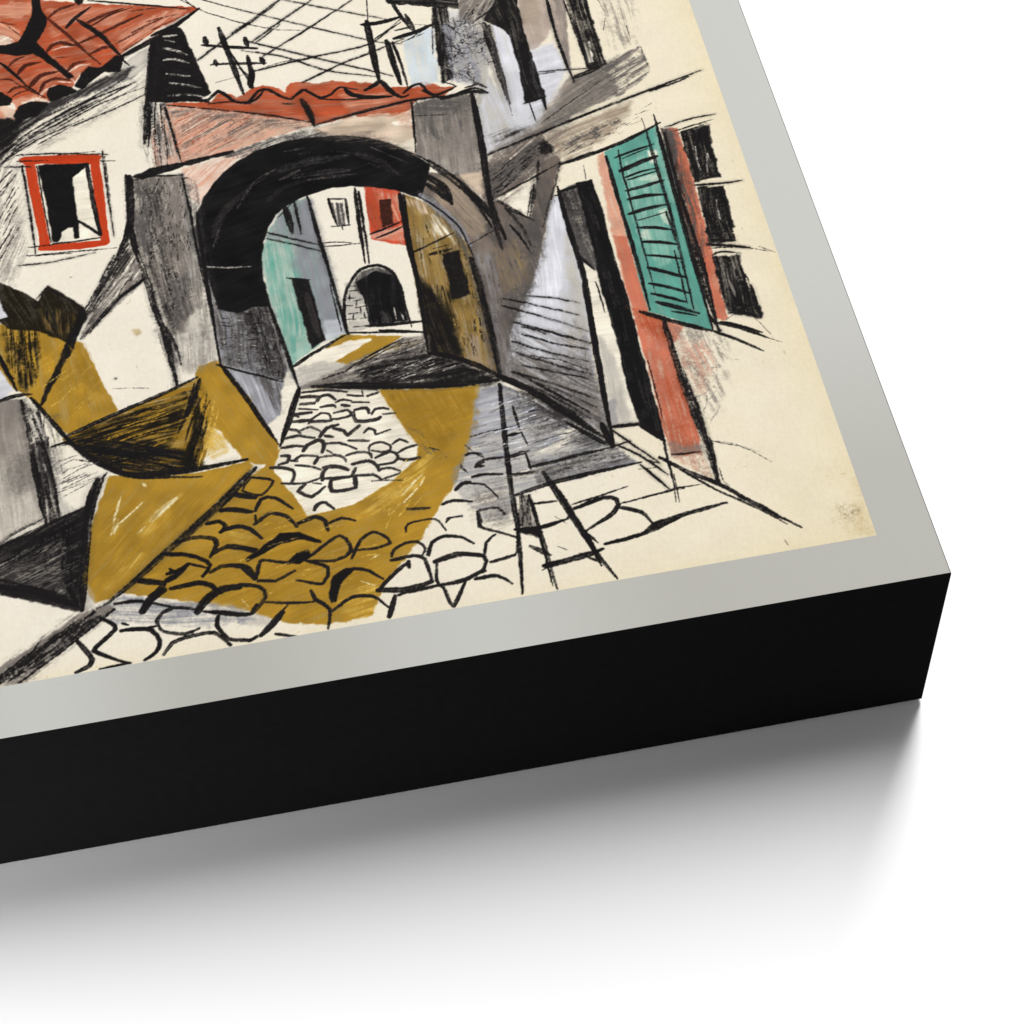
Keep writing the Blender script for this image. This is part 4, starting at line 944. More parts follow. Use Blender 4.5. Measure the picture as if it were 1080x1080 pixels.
('S','k',[-450,1622,-373,1599,-296,1569],2.89,.9,.75,.6,.4),
('S','k',[-306,1572,-225,1533],.79,.9,.75,.6,.4),
('S','k',[-382,1982,-321,1959],2.62,.9,.75,.6,.4),
('S','k',[-380,2227,-292,2237],3.15,.9,.75,.6,.4),
('C','kk',[-409,2206,-300,2222,-325,1963,-407,1955],26,1.5,.7,.7,15,-95),
('C','kk',[-410,1903,-324,1891,-348,1624,-429,1630],26,1.5,.7,.7,15,-95),
('S','k',[-941,2035,-942,1841,-944,1674],4.12,1,.5,.6,.4),
('S','k',[-942,2005,-879,2019,-808,2037],4.76,1,.5,.6,.4),
('S','k',[-968,1990,-936,1990],1.9,1,.5,.6,.4),
('S','k',[-820,2124,-826,2047],1.27,1,.5,.6,.4),
('S','k',[-866,2036,-850,1796,-845,1561],3.17,1,.5,.6,.4),
('S','k',[-809,2043,-808,1825,-803,1588],2.54,1,.5,.6,.4),
('S','k',[-775,3127,-780,2847,-763,2589],4.29,1,.55,.6,.4),
('S','k',[-779,2979,-779,2804],2.45,1,.55,.6,.4),
('S','k',[-763,2615,-695,2635,-615,2667],7.25,1,.55,.6,.4),
('S','k',[-896,2678,-786,2668,-700,2657],2.76,1,.55,.6,.4),
('S','k',[-894,2665,-826,2664],1.53,1,.55,.6,.4),
('S','k',[-900,2533,-902,2458],3.67,1,.55,.6,.4),
('S','k',[-981,2512,-890,2534],3.06,1,.55,.6,.4),
('S','k',[-960,2519,-954,2394],1.53,1,.55,.6,.4),
('S','k',[-904,3081,-903,2977],3.67,1,.55,.6,.4),
('S','k',[-708,3082,-699,2858,-691,2655],2.45,1,.55,.6,.4),
('S','k',[-1180,2260,-968,2329,-723,2408,-455,2487,-252,2546],3.98,.9,.65,.6,.4),
('S','k',[-477,2474,-354,2503,-306,2524],2.56,.9,.65,.6,.4),
('S','k',[-1089,2343,-1017,2370],4.55,.9,.65,.6,.4),
('S','k',[-908,2153,-768,2192],2.27,.9,.65,.6,.4),
('S','k',[-937,2390,-782,2493,-671,2566],1.42,.9,.65,.6,.4),
('S','k',[-1194,2024,-1051,2089,-905,2158],2.27,.9,.65,.6,.4),
('S','k',[-1028,2065,-1074,1898],1.71,.9,.65,.6,.4),
('S','k',[-1091,3034,-990,3101,-931,3148],2.27,.9,.65,.6,.4),
('S','k',[-569,3051,-558,2959,-584,2862],.85,.9,.65,.6,.4),
('S','k',[-488,2870,-487,2782],.85,.9,.65,.6,.4),
('S','k',[-889,2152,-631,2215,-565,2254],1.71,.9,.65,.6,.4),
('S','grd',[-623,2654,-457,2739],1.84,.6,.95,.6,.4),
('S','grd',[-624,2626,-479,2686],1.84,.6,.95,.6,.4),
('S','grd',[-625,2598,-455,2660],1.84,.6,.95,.6,.4),
('S','grd',[-628,2563,-455,2617],1.84,.6,.95,.6,.4),
('S','grd',[-621,2527,-455,2595],1.84,.6,.95,.6,.4),
('S','grd',[-629,2487,-466,2570],1.84,.6,.95,.6,.4),
('S','grd',[-459,2732,-453,2602],1.84,.6,.95,.6,.4),
('S','grd',[-616,2639,-553,2660],1.84,.6,.95,.6,.4),
('C','grd',[-872,2241,-795,2291,-639,2352,-632,2296,-781,2221,-861,2199],30,1,.5,.85,12.5,25),
('C','grd',[-633,2378,-494,2402,-553,2305,-700,2243],12,.75,.4,.9,15,15),
('F','k',[-968,2273,-943,2300,-919,2241,-934,2221,-965,2224],.9,2.5,2.5,.4,0,0,.15,None),
('C','k',[-1177,2169,-962,2288,-936,2249,-1004,2190,-1118,2084,-1187,2035],44,1.25,.6,.8,20,40),
('S','k',[-1178,2007,-1134,1947,-1063,1880],2.95,.68,.6,.6,.4),
('S','k',[-1158,1965,-1114,1854,-1098,1750],4.13,.68,.6,.6,.4),
('S','k',[-905,2169,-938,2071,-999,1930,-1035,1836],2.36,.68,.6,.6,.4),
('S','k',[-986,2186,-1017,2062],3.54,.68,.6,.6,.4),
('S','k',[-1175,2608,-1189,2311,-1207,2052,-1187,1807],7.25,.81,.6,.6,.4),
('S','k',[-1164,2620,-1114,2602],4.72,.81,.6,.6,.4),
('S','k',[-1154,2674,-1113,2636],4.13,.81,.6,.6,.4),
('S','k',[-1056,3012,-1046,2791,-1041,2551],9.25,.81,.6,.6,.4),
('S','k',[-1039,2993,-1037,2522],2.95,.81,.6,.6,.4),
('S','grd',[-1046,2980,-1038,2676,-1040,2454],2.62,.6,.8,.6,.4),
('S','grd',[-1030,2933,-1041,2606],2.1,.6,.8,.6,.4),
('S','k',[-2585,2124,-2547,1917,-2520,1718,-2493,1571,-2478,1356],7.25,.81,.7,.6,.4),
('S','k',[-2556,1919,-2506,1679],3.83,.81,.7,.6,.4),
('S','k',[-2491,1641,-2462,1530,-2455,1442],3.55,.81,.7,.6,.4),
('S','k',[-2510,1633,-2493,1478,-2480,1384],2.73,.81,.7,.6,.4),
('S','k',[-2346,2047,-2332,1822],2.19,.81,.7,.6,.4),
('F','k',[-2792,1801,-2777,1762,-2844,1600,-2913,1466,-2966,1370,-2960,1397,-2900,1543,-2849,1659],.97,1.3,1.8,.15,0,0,.15,None),
('S','k',[-2589,2125,-2688,1948,-2784,1787],4.38,.81,.7,.6,.4),
('S','k',[-2597,2089,-2721,1869,-2780,1774],2.19,.81,.7,.6,.4),
('S','k',[-2554,1892,-2653,1819,-2750,1708,-2808,1648],4.92,.81,.7,.6,.4),
('S','k',[-2655,2039,-2717,1917],2.73,.81,.7,.6,.4),
('C','k',[-2608,2054,-2558,1895,-2673,1799,-2751,1697,-2787,1681,-2722,1857],36,1.25,.55,.85,15,56),
('C','k',[-2582,2048,-2404,2211,-2391,1774,-2474,1637],70,1.25,.4,.85,12.5,-88),
('S','k',[-2891,1200,-2712,1266,-2537,1323,-2401,1377],5.91,1,.45,.6,.4),
('S','k',[-2943,1166,-2854,1186],3.28,1,.45,.6,.4),
('S','k',[-2880,1175,-2794,1071,-2683,986,-2551,966,-2418,959,-2266,967],7.75,1,.45,.6,.4),
('S','k',[-2794,1071,-2668,973,-2537,945,-2430,923],4.59,1,.45,.6,.4),
('S','k',[-2393,1366,-2441,1242,-2494,1137],5.91,1,.45,.6,.4),
('S','k',[-2414,1348,-2473,1182],2.95,1,.45,.6,.4),
('S','k',[-3112,1640,-3074,1523,-3050,1447],5.25,1,.45,.6,.4),
('S','k',[-3122,1411,-3061,1427,-3000,1423],5.91,1,.45,.6,.4),
('S','k',[-3090,1555,-3057,1508],3.28,1,.45,.6,.4),
('S','k',[-3002,1406,-2940,1292,-2879,1181,-2794,1071],5.25,1,.45,.6,.4),
('C','kk',[-2854,1186,-2611,1256,-2434,1318,-2471,1204,-2539,1109,-2661,1059,-2752,1078],54,1.75,.6,.7,37.5,6),
('C','ochre',[-2768,1201,-2435,1307,-2450,1155,-2541,1087],20,1.5,.6,.8,30,14),
('C','kk',[-2806,1144,-2543,1066,-2432,989,-2551,972,-2699,1003],34,2,.65,.7,35,-19),
('C','kk',[-2391,1320,-2366,1226,-2441,980,-2481,1000],26,1.5,.6,.75,30,70),
('C','ochl',[-2366,1315,-2345,1177,-2407,984,-2432,989],14,1.25,.5,.75,22.5,68),
('C','ko',[-3072,1754,-2960,1718,-2981,1491,-3042,1459],34,1.75,.5,.8,27.5,-91),
('C','ochl',[-2972,1651,-2819,1594,-2756,1376,-2840,1260,-2944,1371],26,1,.3,.8,22.5,40),
('C','ochd',[-2930,1630,-2819,1594,-2740,1350,-2840,1260],20,1.25,.4,.8,22.5,-79),
('S','k',[-2919,1816,-2925,1782,-2906,1730],2.36,.72,.6,.6,.4),
('S','k',[-2898,1800,-2898,1728],2.36,.72,.6,.6,.4),
('S','k',[-2868,1793,-2880,1736],2.36,.72,.6,.6,.4),
('S','k',[-2960,1875,-2922,1925,-2904,1931],2.36,.72,.6,.6,.4),
('S','k',[-2913,1929,-2788,1800],2.66,.72,.6,.6,.4),
('S','k',[-3037,1402,-3014,1188,-2996,965],4.92,.81,.7,.6,.4),
('S','k',[-3012,1374,-2965,1156,-2935,957],2.46,.81,.7,.6,.4),
('S','k',[-2872,1158,-2794,1066],2.73,.81,.7,.6,.4),
('S','k',[-2860,1090,-2811,1069],2.19,.81,.7,.6,.4),
('C','k',[-3021,1365,-2962,1353,-2938,1043,-2996,1055],24,1.5,.5,.9,17.5,-84),
('C','grd',[-2932,1149,-2779,1052,-2766,996,-2918,954],14,1,.5,.85,22.5,16),
('F','stain',[-2609,1649,-2592,1651,-2587,1636,-2600,1627],.7,2.5,2,0,0,0,.15,None),
('S','k',[-2696,1434,-2690,1432],2.66,.54,.6,.6,.4),
('S','k',[-2826,1965,-2822,1962],1.48,.54,.6,.6,.4),
('S','k',[-2712,1389,-2568,1360],.89,.54,.6,.6,.4),
('S','grd',[-2923,1008,-2854,1044],.96,.75,.7,.6,.4),
('S','grd',[-2930,967,-2789,1020],.96,.75,.7,.6,.4),
('S','grd',[-2928,927,-2765,1004],.96,.75,.7,.6,.4),
('S','grd',[-2922,1029,-2878,1062],.96,.75,.7,.6,.4),
('S','grd',[-2933,989,-2831,1025],.96,.75,.7,.6,.4),
('S','k',[-3012,1144,-2995,991,-2979,822],7.25,.9,.6,.6,.4),
('S','k',[-2958,1132,-2942,980,-2932,840],3.54,.9,.6,.6,.4),
('S','k',[-2974,1072,-2960,879],4.72,.9,.6,.6,.4),
('S','k',[-3157,777,-3074,821,-2990,853],4.13,.9,.6,.6,.4),
('S','k',[-3158,759,-3008,815,-2831,875],5.32,.9,.6,.6,.4),
('S','k',[-2790,982,-2829,862,-2853,693,-2881,447],10.25,.9,.6,.6,.4),
('S','k',[-2771,986,-2812,869,-2837,751],2.95,.9,.6,.6,.4),
('S','k',[-3164,604,-3023,555,-2892,464],8.25,.9,.6,.6,.4),
('S','k',[-3163,638,-3053,581,-2913,507],4.13,.9,.6,.6,.4),
('S','k',[-2919,548,-2892,464],4.72,.9,.6,.6,.4),
('S','k',[-2757,1010,-2784,978],2.95,.9,.6,.6,.4),
('C','kk',[-3126,740,-2851,836,-2879,539,-3116,618],80,1.75,.6,.75,22.5,23),
('C','kk',[-2945,784,-2853,816,-2882,501,-2943,553],30,1.75,.6,.75,22.5,-98),
('C','gry',[-3111,707,-2934,690,-2941,572,-3100,615],20,1.25,.4,.85,12.5,1),
('S','k',[-2242,922,-2332,830,-2432,738,-2599,615,-2704,523,-2818,444],7.25,.83,.65,.6,.4),
('S','k',[-2264,911,-2403,783,-2563,653],3.98,.83,.65,.6,.4),
('S','k',[-2582,627,-2754,494],3.41,.83,.65,.6,.4),
('F','gry',[-2895,426,-2821,449,-2775,430,-2900,341,-3104,202,-3181,206,-3178,271,-3042,341],.75,2,2,.35,35,.7,.15,None),
('C','k',[-2895,416,-2822,440,-2791,424,-3103,213,-3157,224,-3147,269],70,2,.7,.85,32.5,35),
('S','k',[-2822,444,-2962,353,-3149,241],3.67,.81,.85,.6,.4),
('S','k',[-2775,430,-2900,341,-3104,202],4.2,.81,.85,.6,.4),
('S','k',[-3181,220,-3132,266],3.67,.81,.85,.6,.4),
('S','k',[-2905,327,-2877,279,-2861,243,-2873,222,-2917,205],5.95,1,.35,.8,.7),
('S','k',[-2821,401,-2787,374,-2777,348,-2824,306,-2853,279,-2812,247,-2741,204],4.9,1,.35,.8,.7),
('S','k',[-2758,338,-2703,336,-2657,319,-2635,271,-2648,232,-2690,207],4.9,1,.35,.8,.7),
('S','k',[-2752,367,-2733,356],3.15,1,.35,.8,.7),
('S','k',[-2636,333,-2638,353,-2620,378,-2578,394,-2501,373],4.9,1,.35,.8,.7),
('S','k',[-2632,333,-2618,306,-2549,282,-2500,296],4.2,1,.35,.8,.7),
('S','k',[-2626,217,-2591,257,-2534,269,-2455,267,-2406,210],5.25,1,.35,.8,.7),
('S','k',[-2773,449,-2709,450,-2663,436,-2586,400],4.2,1,.35,.8,.7),
('S','k',[-2735,335,-2687,330,-2639,334],3.5,1,.35,.8,.7),
('S','k',[-2433,330,-2441,293,-2411,234,-2342,214,-2317,224],4.9,1,.35,.8,.7),
('S','k',[-2682,401,-2645,452,-2603,472],10.25,1,.35,.8,.7),
('S','k',[-2679,527,-2601,501],8.25,1,.35,.8,.7),
('S','k',[-2601,496,-2681,405],7.25,1,.35,.8,.7),
('S','k',[-2579,472,-2490,478,-2444,459,-2415,423],6.3,1,.35,.8,.7),
('S','k',[-2501,363,-2457,412,-2406,436,-2350,434],9.25,1,.35,.8,.7),
('S','k',[-2447,352,-2370,324,-2323,318],5.6,1,.35,.8,.7),
('S','k',[-2478,358,-2424,339],4.2,1,.35,.8,.7),
('S','k',[-2322,321,-2303,351],4.2,1,.35,.8,.7),
('S','k',[-2586,537,-2557,541,-2507,561],4.9,1,.35,.8,.65),
('S','k',[-2576,555,-2550,530],3.5,1,.35,.8,.65),
('S','k',[-2588,508,-2559,522,-2514,562],6.75,1,.35,.8,.65),
('S','k',[-2598,620,-2535,607,-2472,579,-2440,542,-2468,503],5.25,1,.35,.8,.65),
('S','k',[-2507,561,-2452,534],3.5,1,.35,.8,.65),
('S','k',[-2546,659,-2488,668,-2416,650,-2410,621,-2436,576],5.6,1,.35,.8,.65),
('S','k',[-2442,513,-2404,529,-2340,521,-2310,500,-2291,456],5.25,1,.35,.8,.65),
('S','k',[-2431,585,-2372,608,-2278,573],5.6,1,.35,.8,.65),
('S','k',[-2434,717,-2393,719,-2371,694,-2389,672],4.9,1,.35,.8,.65),
('S','k',[-2389,672,-2339,687,-2292,667,-2270,637],4.9,1,.35,.8,.65),
('S','k',[-2380,763,-2331,758,-2276,736],5.6,1,.35,.8,.65),
('S','k',[-2324,824,-2257,792],6.3,1,.35,.8,.65),
('S','k',[-2310,540,-2279,558],5.6,1,.35,.8,.65),
('S','k',[-2265,718,-2265,682],3.5,1,.35,.8,.65),
('S','k',[-2839,201,-2776,206,-2737,205],2.8,1,.35,.8,.65),
('S','cob',[-2042,1204,-1987,1196,-1988,1176],5.16,1,.4,.8,.75),
('S','cob',[-2049,1173,-2001,1168],5.16,1,.4,.8,.75),
('S','cob',[-2059,1154,-1993,1136],2.58,1,.4,.8,.75),
('S','cob',[-2017,1128,-2072,1132,-2064,1116],4.3,1,.4,.8,.75),
('S','cob',[-2091,1100,-2026,1093],5.16,1,.4,.8,.75),
('S','cob',[-1980,1194,-1947,1197,-1925,1169],3.87,1,.4,.8,.75),
('S','cob',[-1924,1156,-1895,1163,-1869,1151],3.44,1,.4,.8,.75),
('S','cob',[-1904,1139,-1879,1130],4.3,1,.4,.8,.75),
('S','cob',[-1981,1145,-1938,1146,-1927,1134],3.87,1,.4,.8,.75),
('S','cob',[-1880,1180,-1853,1172,-1826,1165],3.44,1,.4,.8,.75),
('S','cob',[-1825,1191,-1824,1164],1.93,1,.4,.8,.75),
('S','cob',[-1809,1161,-1767,1169],3.87,1,.4,.8,.75),
('S','cob',[-1867,1144,-1808,1131],3.01,1,.4,.8,.75),
('S','cob',[-1938,1107,-1889,1113,-1878,1087,-1917,1079,-1947,1082],3.44,1,.4,.8,.75),
('S','cob',[-2033,1078,-2015,1100,-1983,1116,-1954,1107,-1954,1087],3.01,1,.4,.8,.75),
('S','cob',[-2022,1085,-1952,1077],4.73,1,.4,.8,.75),
('S','cob',[-1869,1098,-1865,1055,-1800,1048,-1778,1056],4.94,1,.4,.8,.75),
('S','cob',[-1862,1107,-1821,1108,-1815,1081],3.87,1,.4,.8,.75),
('S','cob',[-1806,1075,-1793,1095,-1762,1095,-1744,1085],3.44,1,.4,.8,.75),
('S','cob',[-1767,1067,-1724,1064],3.01,1,.4,.8,.75),
('S','cob',[-2110,1072,-2076,1058,-2068,1043],4.73,1,.4,.8,.75),
('S','cob',[-2072,1051,-2030,1064,-1998,1038],3.87,1,.4,.8,.75),
('S','cob',[-2001,1013,-1972,1046,-1931,1053],4.73,1,.4,.8,.75),
('S','cob',[-1947,1040,-1915,1021,-1903,999,-1857,1034],4.73,1,.4,.8,.75),
('S','cob',[-1981,1012,-1957,1003],4.3,1,.4,.8,.75),
('S','cob',[-1845,999,-1825,1014,-1807,998,-1805,981,-1752,993],3.44,1,.4,.8,.75),
('S','cob',[-2127,1030,-2074,1032,-2022,1012],4.3,1,.4,.8,.75),
('S','cob',[-1901,975,-1833,958],4.3,1,.4,.8,.75),
('S','cob',[-2140,990,-2099,992,-2066,982],4.3,1,.4,.8,.75),
('S','cob',[-2065,963,-2050,985,-2008,999,-1991,979,-2003,940],4.73,1,.4,.8,.75),
('S','cob',[-1986,978,-1937,971,-1882,933],3.44,1,.4,.8,.75),
('S','cob',[-1985,949,-1959,921],2.58,1,.4,.8,.75),
('S','cob',[-2008,922,-1963,922,-1931,903,-1924,882],3.87,1,.4,.8,.75),
('S','cob',[-1839,915,-1831,939,-1795,944,-1763,924,-1766,903,-1797,899,-1830,913],3.01,1,.4,.8,.75),
('S','cob',[-1920,910,-1879,917,-1841,906,-1834,882],3.87,1,.4,.8,.75),
('S','cob',[-1752,928,-1725,942,-1700,924],3.01,1,.4,.8,.75),
('S','cob',[-1739,884,-1711,900,-1670,905],3.44,1,.4,.8,.75),
('S','cob',[-1820,879,-1767,896,-1741,872,-1759,847,-1814,846],3.44,1,.4,.8,.75),
('S','cob',[-1738,858,-1710,846,-1669,850],4.3,1,.4,.8,.75),
('S','cob',[-2144,957,-2120,949,-2128,925,-2158,919],4.3,1,.4,.8,.75),
('S','cob',[-2103,926,-2076,943,-2022,928],3.87,1,.4,.8,.75),
('S','cob',[-2122,930,-2093,921],3.44,1,.4,.8,.75),
('S','cob',[-2036,899,-2018,921],4.3,1,.4,.8,.75),
('S','cob',[-2100,904,-2052,890,-2016,867],3.44,1,.4,.8,.75),
('S','cob',[-2189,912,-2150,903,-2115,888,-2110,865,-2124,833],4.3,1,.4,.8,.75),
('S','cob',[-2158,834,-2076,820,-2020,833],3.01,1,.4,.8,.75),
('S','cob',[-2017,820,-2013,850,-1996,866],4.73,1,.4,.8,.75),
('S','cob',[-2005,874,-1960,871,-1924,847],5.59,1,.4,.8,.75),
('S','cob',[-1903,868,-1846,872,-1824,848,-1818,822],4.73,1,.4,.8,.75),
('S','cob',[-1913,817,-1896,848],4.73,1,.4,.8,.75),
('S','cob',[-2014,826,-1967,819,-1923,816,-1840,808,-1814,780],3.87,1,.4,.8,.75),
('S','cob',[-1814,780,-1742,796],3.01,1,.4,.8,.75),
('S','cob',[-1818,822,-1787,828,-1746,807],3.44,1,.4,.8,.75),
('S','cob',[-1988,811,-1992,768,-1946,761,-1906,765],4.73,1,.4,.8,.75),
('S','cob',[-1904,809,-1908,766],6.01,1,.4,.8,.75),
('S','cob',[-1988,814,-1943,814],3.44,1,.4,.8,.75),
('S','cob',[-2077,817,-2105,789,-2065,756,-2013,791],4.3,1,.4,.8,.75),
('S','cob',[-2052,815,-2024,806],2.58,1,.4,.8,.75),
('S','cob',[-2062,700,-2045,721,-2020,722,-1995,689],4.3,1,.4,.8,.75),
('S','cob',[-1849,781,-1786,773,-1743,762],1.72,1,.4,.8,.75),
('S','cob',[-2035,1226,-1949,1218,-1880,1196],3.44,1,.4,.8,.75),
('S','cob',[-1829,1199,-1770,1180],1.93,1,.4,.8,.75),
('S','k2',[-2259,883,-2187,853,-2235,800,-2298,834,-2259,883],3.45,1,.4,.8,.7),
('S','k2',[-2333,820,-2269,796,-2243,801],4.31,1,.4,.8,.7),
('S','k2',[-2355,763,-2315,749,-2276,734],6,1,.4,.8,.7),
('S','k2',[-2263,738,-2237,784,-2188,779,-2133,719],4.02,1,.4,.8,.7),
('S','k2',[-2272,681,-2212,717,-2157,690,-2129,641],4.89,1,.4,.8,.7),
('S','k2',[-2122,655,-2061,670,-2031,643,-2027,604],4.89,1,.4,.8,.7),
('S','k2',[-2018,633,-1973,646,-1929,624],3.74,1,.4,.8,.7),
('S','k2',[-2364,677,-2331,685,-2292,667,-2255,617],4.89,1,.4,.8,.7),
('S','k2',[-2116,499,-1991,574,-1960,502,-2021,474,-2108,492],4.02,1,.4,.8,.7),
('S','k2',[-1959,481,-1922,539,-1878,565,-1847,548,-1822,508,-1880,495,-1944,501,-1965,470],3.74,1,.4,.8,.7),
('S','k2',[-2372,603,-2325,588,-2271,557],4.6,1,.4,.8,.7),
('S','k2',[-2380,529,-2334,510,-2295,455,-2267,526,-2189,499,-2164,499],4.31,1,.4,.8,.7),
('S','k2',[-2116,494,-2047,450,-2073,389,-2158,421],4.02,1,.4,.8,.7),
('S','k2',[-2284,445,-2229,433,-2159,460],4.02,1,.4,.8,.7),
('S','k2',[-1995,429,-1931,421,-1870,366],3.74,1,.4,.8,.7),
('S','k2',[-2391,428,-2349,439,-2287,421,-2268,378,-2323,317,-2401,331],4.89,1,.4,.8,.7),
('S','k2',[-2271,354,-2193,333,-2113,321],3.45,1,.4,.8,.7),
('S','k2',[-2116,371,-2105,329,-2063,282,-2078,206],4.31,1,.4,.8,.7),
('S','k2',[-2057,271,-1987,314,-1916,304,-1869,249],4.02,1,.4,.8,.7),
('S','k2',[-1873,213,-1842,289],6,1,.4,.8,.7),
('S','k2',[-2229,302,-2200,325],2.3,1,.4,.8,.7),
('S','k2',[-2221,300,-2257,264,-2301,226],7,1,.4,.8,.7),
('S','k2',[-2254,221,-2186,197],3.45,1,.4,.8,.7),
('S','k2',[-2055,348,-2052,309],3.45,1,.4,.8,.7),
('S','k2',[-1829,449,-1817,477,-1773,497,-1733,494,-1711,462,-1726,435],3.74,1,.4,.8,.7),
('S','k2',[-1832,435,-1758,439,-1720,416,-1709,327],4.6,1,.4,.8,.7),
('S','k2',[-1891,322,-1841,372,-1773,419],4.6,1,.4,.8,.7),
('S','k2',[-1893,324,-1794,308,-1711,322],7,1,.4,.8,.7),
('S','k2',[-1829,291,-1764,297,-1617,306,-1528,328],4.02,1,.4,.8,.7),
('S','k2',[-1702,430,-1686,479,-1642,498,-1586,484,-1547,448],4.02,1,.4,.8,.7),
('S','k2',[-1690,400,-1614,419,-1517,386],4.89,1,.4,.8,.7),
('S','k2',[-1683,389,-1695,322,-1680,290],3.45,1,.4,.8,.7),
('S','k2',[-1766,542,-1753,574,-1678,579,-1647,562,-1630,521],2.59,1,.4,.8,.7),
('S','k2',[-1624,553,-1613,571,-1566,566],2.01,1,.4,.8,.7),
('S','k2',[-1747,637,-1670,624],4.02,1,.4,.8,.7),
('S','k2',[-1623,632,-1585,640,-1523,623],4.31,1,.4,.8,.7),
('S','k2',[-1676,289,-1657,210,-1602,298],4.31,1,.4,.8,.7),
('S','k2',[-1569,683,-1540,705,-1515,705],4.6,1,.4,.8,.7),
('S','k2',[-1513,575,-1514,524,-1501,501],3.45,1,.4,.8,.7),
('S','k2',[-1777,418,-1777,393],5.17,1,.4,.8,.7),
('S','k2',[-1628,883,-1597,866],2.01,1,.4,.8,.7),
('S','k2',[-1511,826,-1485,831,-1448,802],2.59,1,.4,.8,.7),
('S','k2',[-1504,724,-1461,726],2.59,1,.4,.8,.7),
('S','k2',[-1483,767,-1451,782],2.59,1,.4,.8,.7),
('S','k2',[-1536,778,-1516,748],1.44,1,.4,.8,.7),
('F','k',[-2311,532,-2244,586,-2190,620,-2126,614,-2060,562,-2129,590,-2195,584,-2255,556],1,1,1.2,.06,0,0,.15,None),
('F','k',[-2174,499,-2144,530,-2107,537,-2100,511,-2141,487],1,1,1.2,.06,0,0,.15,None),
('F','k',[-2053,356,-2034,412,-1986,434,-1967,423,-2009,387,-2042,311],1,1,1.2,.06,0,0,.15,None),
('C','ochd',[-1717,1132,-1468,1079,-1490,951,-1645,941],24,1.25,.4,.85,15,25),
('C','grd',[-1687,993,-1533,895,-1594,833,-1671,882],10,1,.35,.85,17.5,-57),
('C','ochl',[-2255,773,-1959,628,-1836,460,-1947,365,-2235,386,-2357,590],34,1.25,.3,.85,17.5,7),
('C','ochl',[-1725,861,-1616,806,-1729,621,-1853,565],24,1.25,.3,.85,22.5,46),
('S','k2',[-1482,775,-1450,792,-1383,788],3.45,1,.45,.8,.65),
('S','k2',[-1483,767,-1454,766],4.02,1,.45,.8,.65),
('S','k2',[-1503,727,-1460,731,-1400,716],3.45,1,.45,.8,.65),
('S','k2',[-1569,685,-1541,703,-1468,685,-1430,618],2.59,1,.45,.8,.65),
('S','k2',[-1624,553,-1605,569,-1565,571],2.01,1,.45,.8,.65),
('S','k2',[-1420,547,-1438,575,-1478,583,-1509,574,-1508,533,-1516,512,-1456,477,-1393,440],3.74,1,.45,.8,.65),
('S','k2',[-1503,359,-1418,371],4.31,1,.45,.8,.65),
('S','k2',[-1521,387,-1504,441,-1467,469],3.45,1,.45,.8,.65),
('S','k2',[-1691,398,-1591,409,-1521,390,-1530,337,-1618,301,-1746,305],4.31,1,.45,.8,.65),
('S','k2',[-1565,303,-1488,299,-1449,259],4.6,1,.45,.8,.65),
('S','k2',[-1396,444,-1406,385,-1426,370],2.88,1,.45,.8,.65),
('S','k2',[-1709,434,-1686,479,-1633,499,-1579,479,-1547,448],3.74,1,.45,.8,.65),
('S','k2',[-1507,825,-1477,830,-1450,815],2.59,1,.45,.8,.65),
('S','k2',[-1504,868,-1466,817],1.15,1,.45,.8,.65),
('S','k2',[-1534,789,-1516,751],1.44,1,.45,.8,.65),
('S','k',[-1335,1117,-1361,859,-1382,610,-1388,467,-1422,209],5.91,1,.45,.6,.4),
('S','k',[-1308,1006,-1302,895],3.28,1,.45,.6,.4),
('S','k',[-1299,884,-1287,822],2.62,1,.45,.6,.4),
('S','k',[-1301,793,-1298,717],2.95,1,.45,.6,.4),
('S','k',[-1324,608,-1314,442,-1305,206],4.59,1,.45,.6,.4),
('S','k',[-1320,453,-1316,222],2.95,1,.45,.6,.4),
('S','k',[-1256,698,-1222,576,-1162,380,-1140,270],6.75,1,.45,.6,.4),
('S','k',[-1224,616,-1180,454,-1143,315,-1100,206],5.91,1,.45,.6,.4),
('S','k',[-1357,880,-1301,883],4.27,1,.45,.6,.4),
('S','k',[-1371,784,-1288,798],4.92,1,.45,.6,.4),
('S','k',[-1372,707,-1276,702],4.27,1,.45,.6,.4),
('S','k',[-1372,618,-1242,643,-1088,657,-976,665,-912,668],5.58,1,.45,.6,.4),
('S','k',[-1301,729,-1224,732,-1121,744,-991,754],4.59,1,.45,.6,.4),
('S','k',[-1323,569,-1233,563],3.28,1,.45,.6,.4),
('S','k',[-1399,475,-1310,466,-1211,483],4.92,1,.45,.6,.4),
('S','k',[-1329,305,-1191,320,-1120,336],7.25,1,.45,.6,.4),
('S','k',[-1360,396,-1300,346],6.23,1,.45,.6,.4),
('S','k',[-1183,521,-1078,545,-1031,527,-1050,478,-1164,418],5.58,1,.45,.6,.4),
('S','k',[-1188,538,-1093,554,-983,575],2.3,1,.45,.6,.4),
('S','k',[-1038,496,-963,460,-931,400],4.92,1,.45,.6,.4),
('S','k',[-1110,354,-983,367,-815,416],4.92,1,.45,.6,.4),
('S','k',[-1204,333,-1134,279],3.28,1,.45,.6,.4),
('S','k',[-1339,292,-1309,301],1.97,1,.45,.6,.4),
('S','k',[-1481,901,-1411,913,-1308,915],1.64,1,.45,.6,.4),
('S','k',[-1255,972,-1221,971],2.62,1,.45,.6,.4),
('S','k',[-1214,487,-1186,506],1.97,1,.45,.6,.4),
('S','k',[-1170,422,-1132,363],2.95,1,.45,.6,.4),
('F','k',[-1399,474,-1310,466,-1321,425,-1347,444],.97,1.2,1.5,.1,0,0,.15,None),
('S','k',[-981,841,-883,839],4.29,1,.55,.6,.4),
('S','k',[-1012,863,-1000,750],7.25,1,.55,.6,.4),
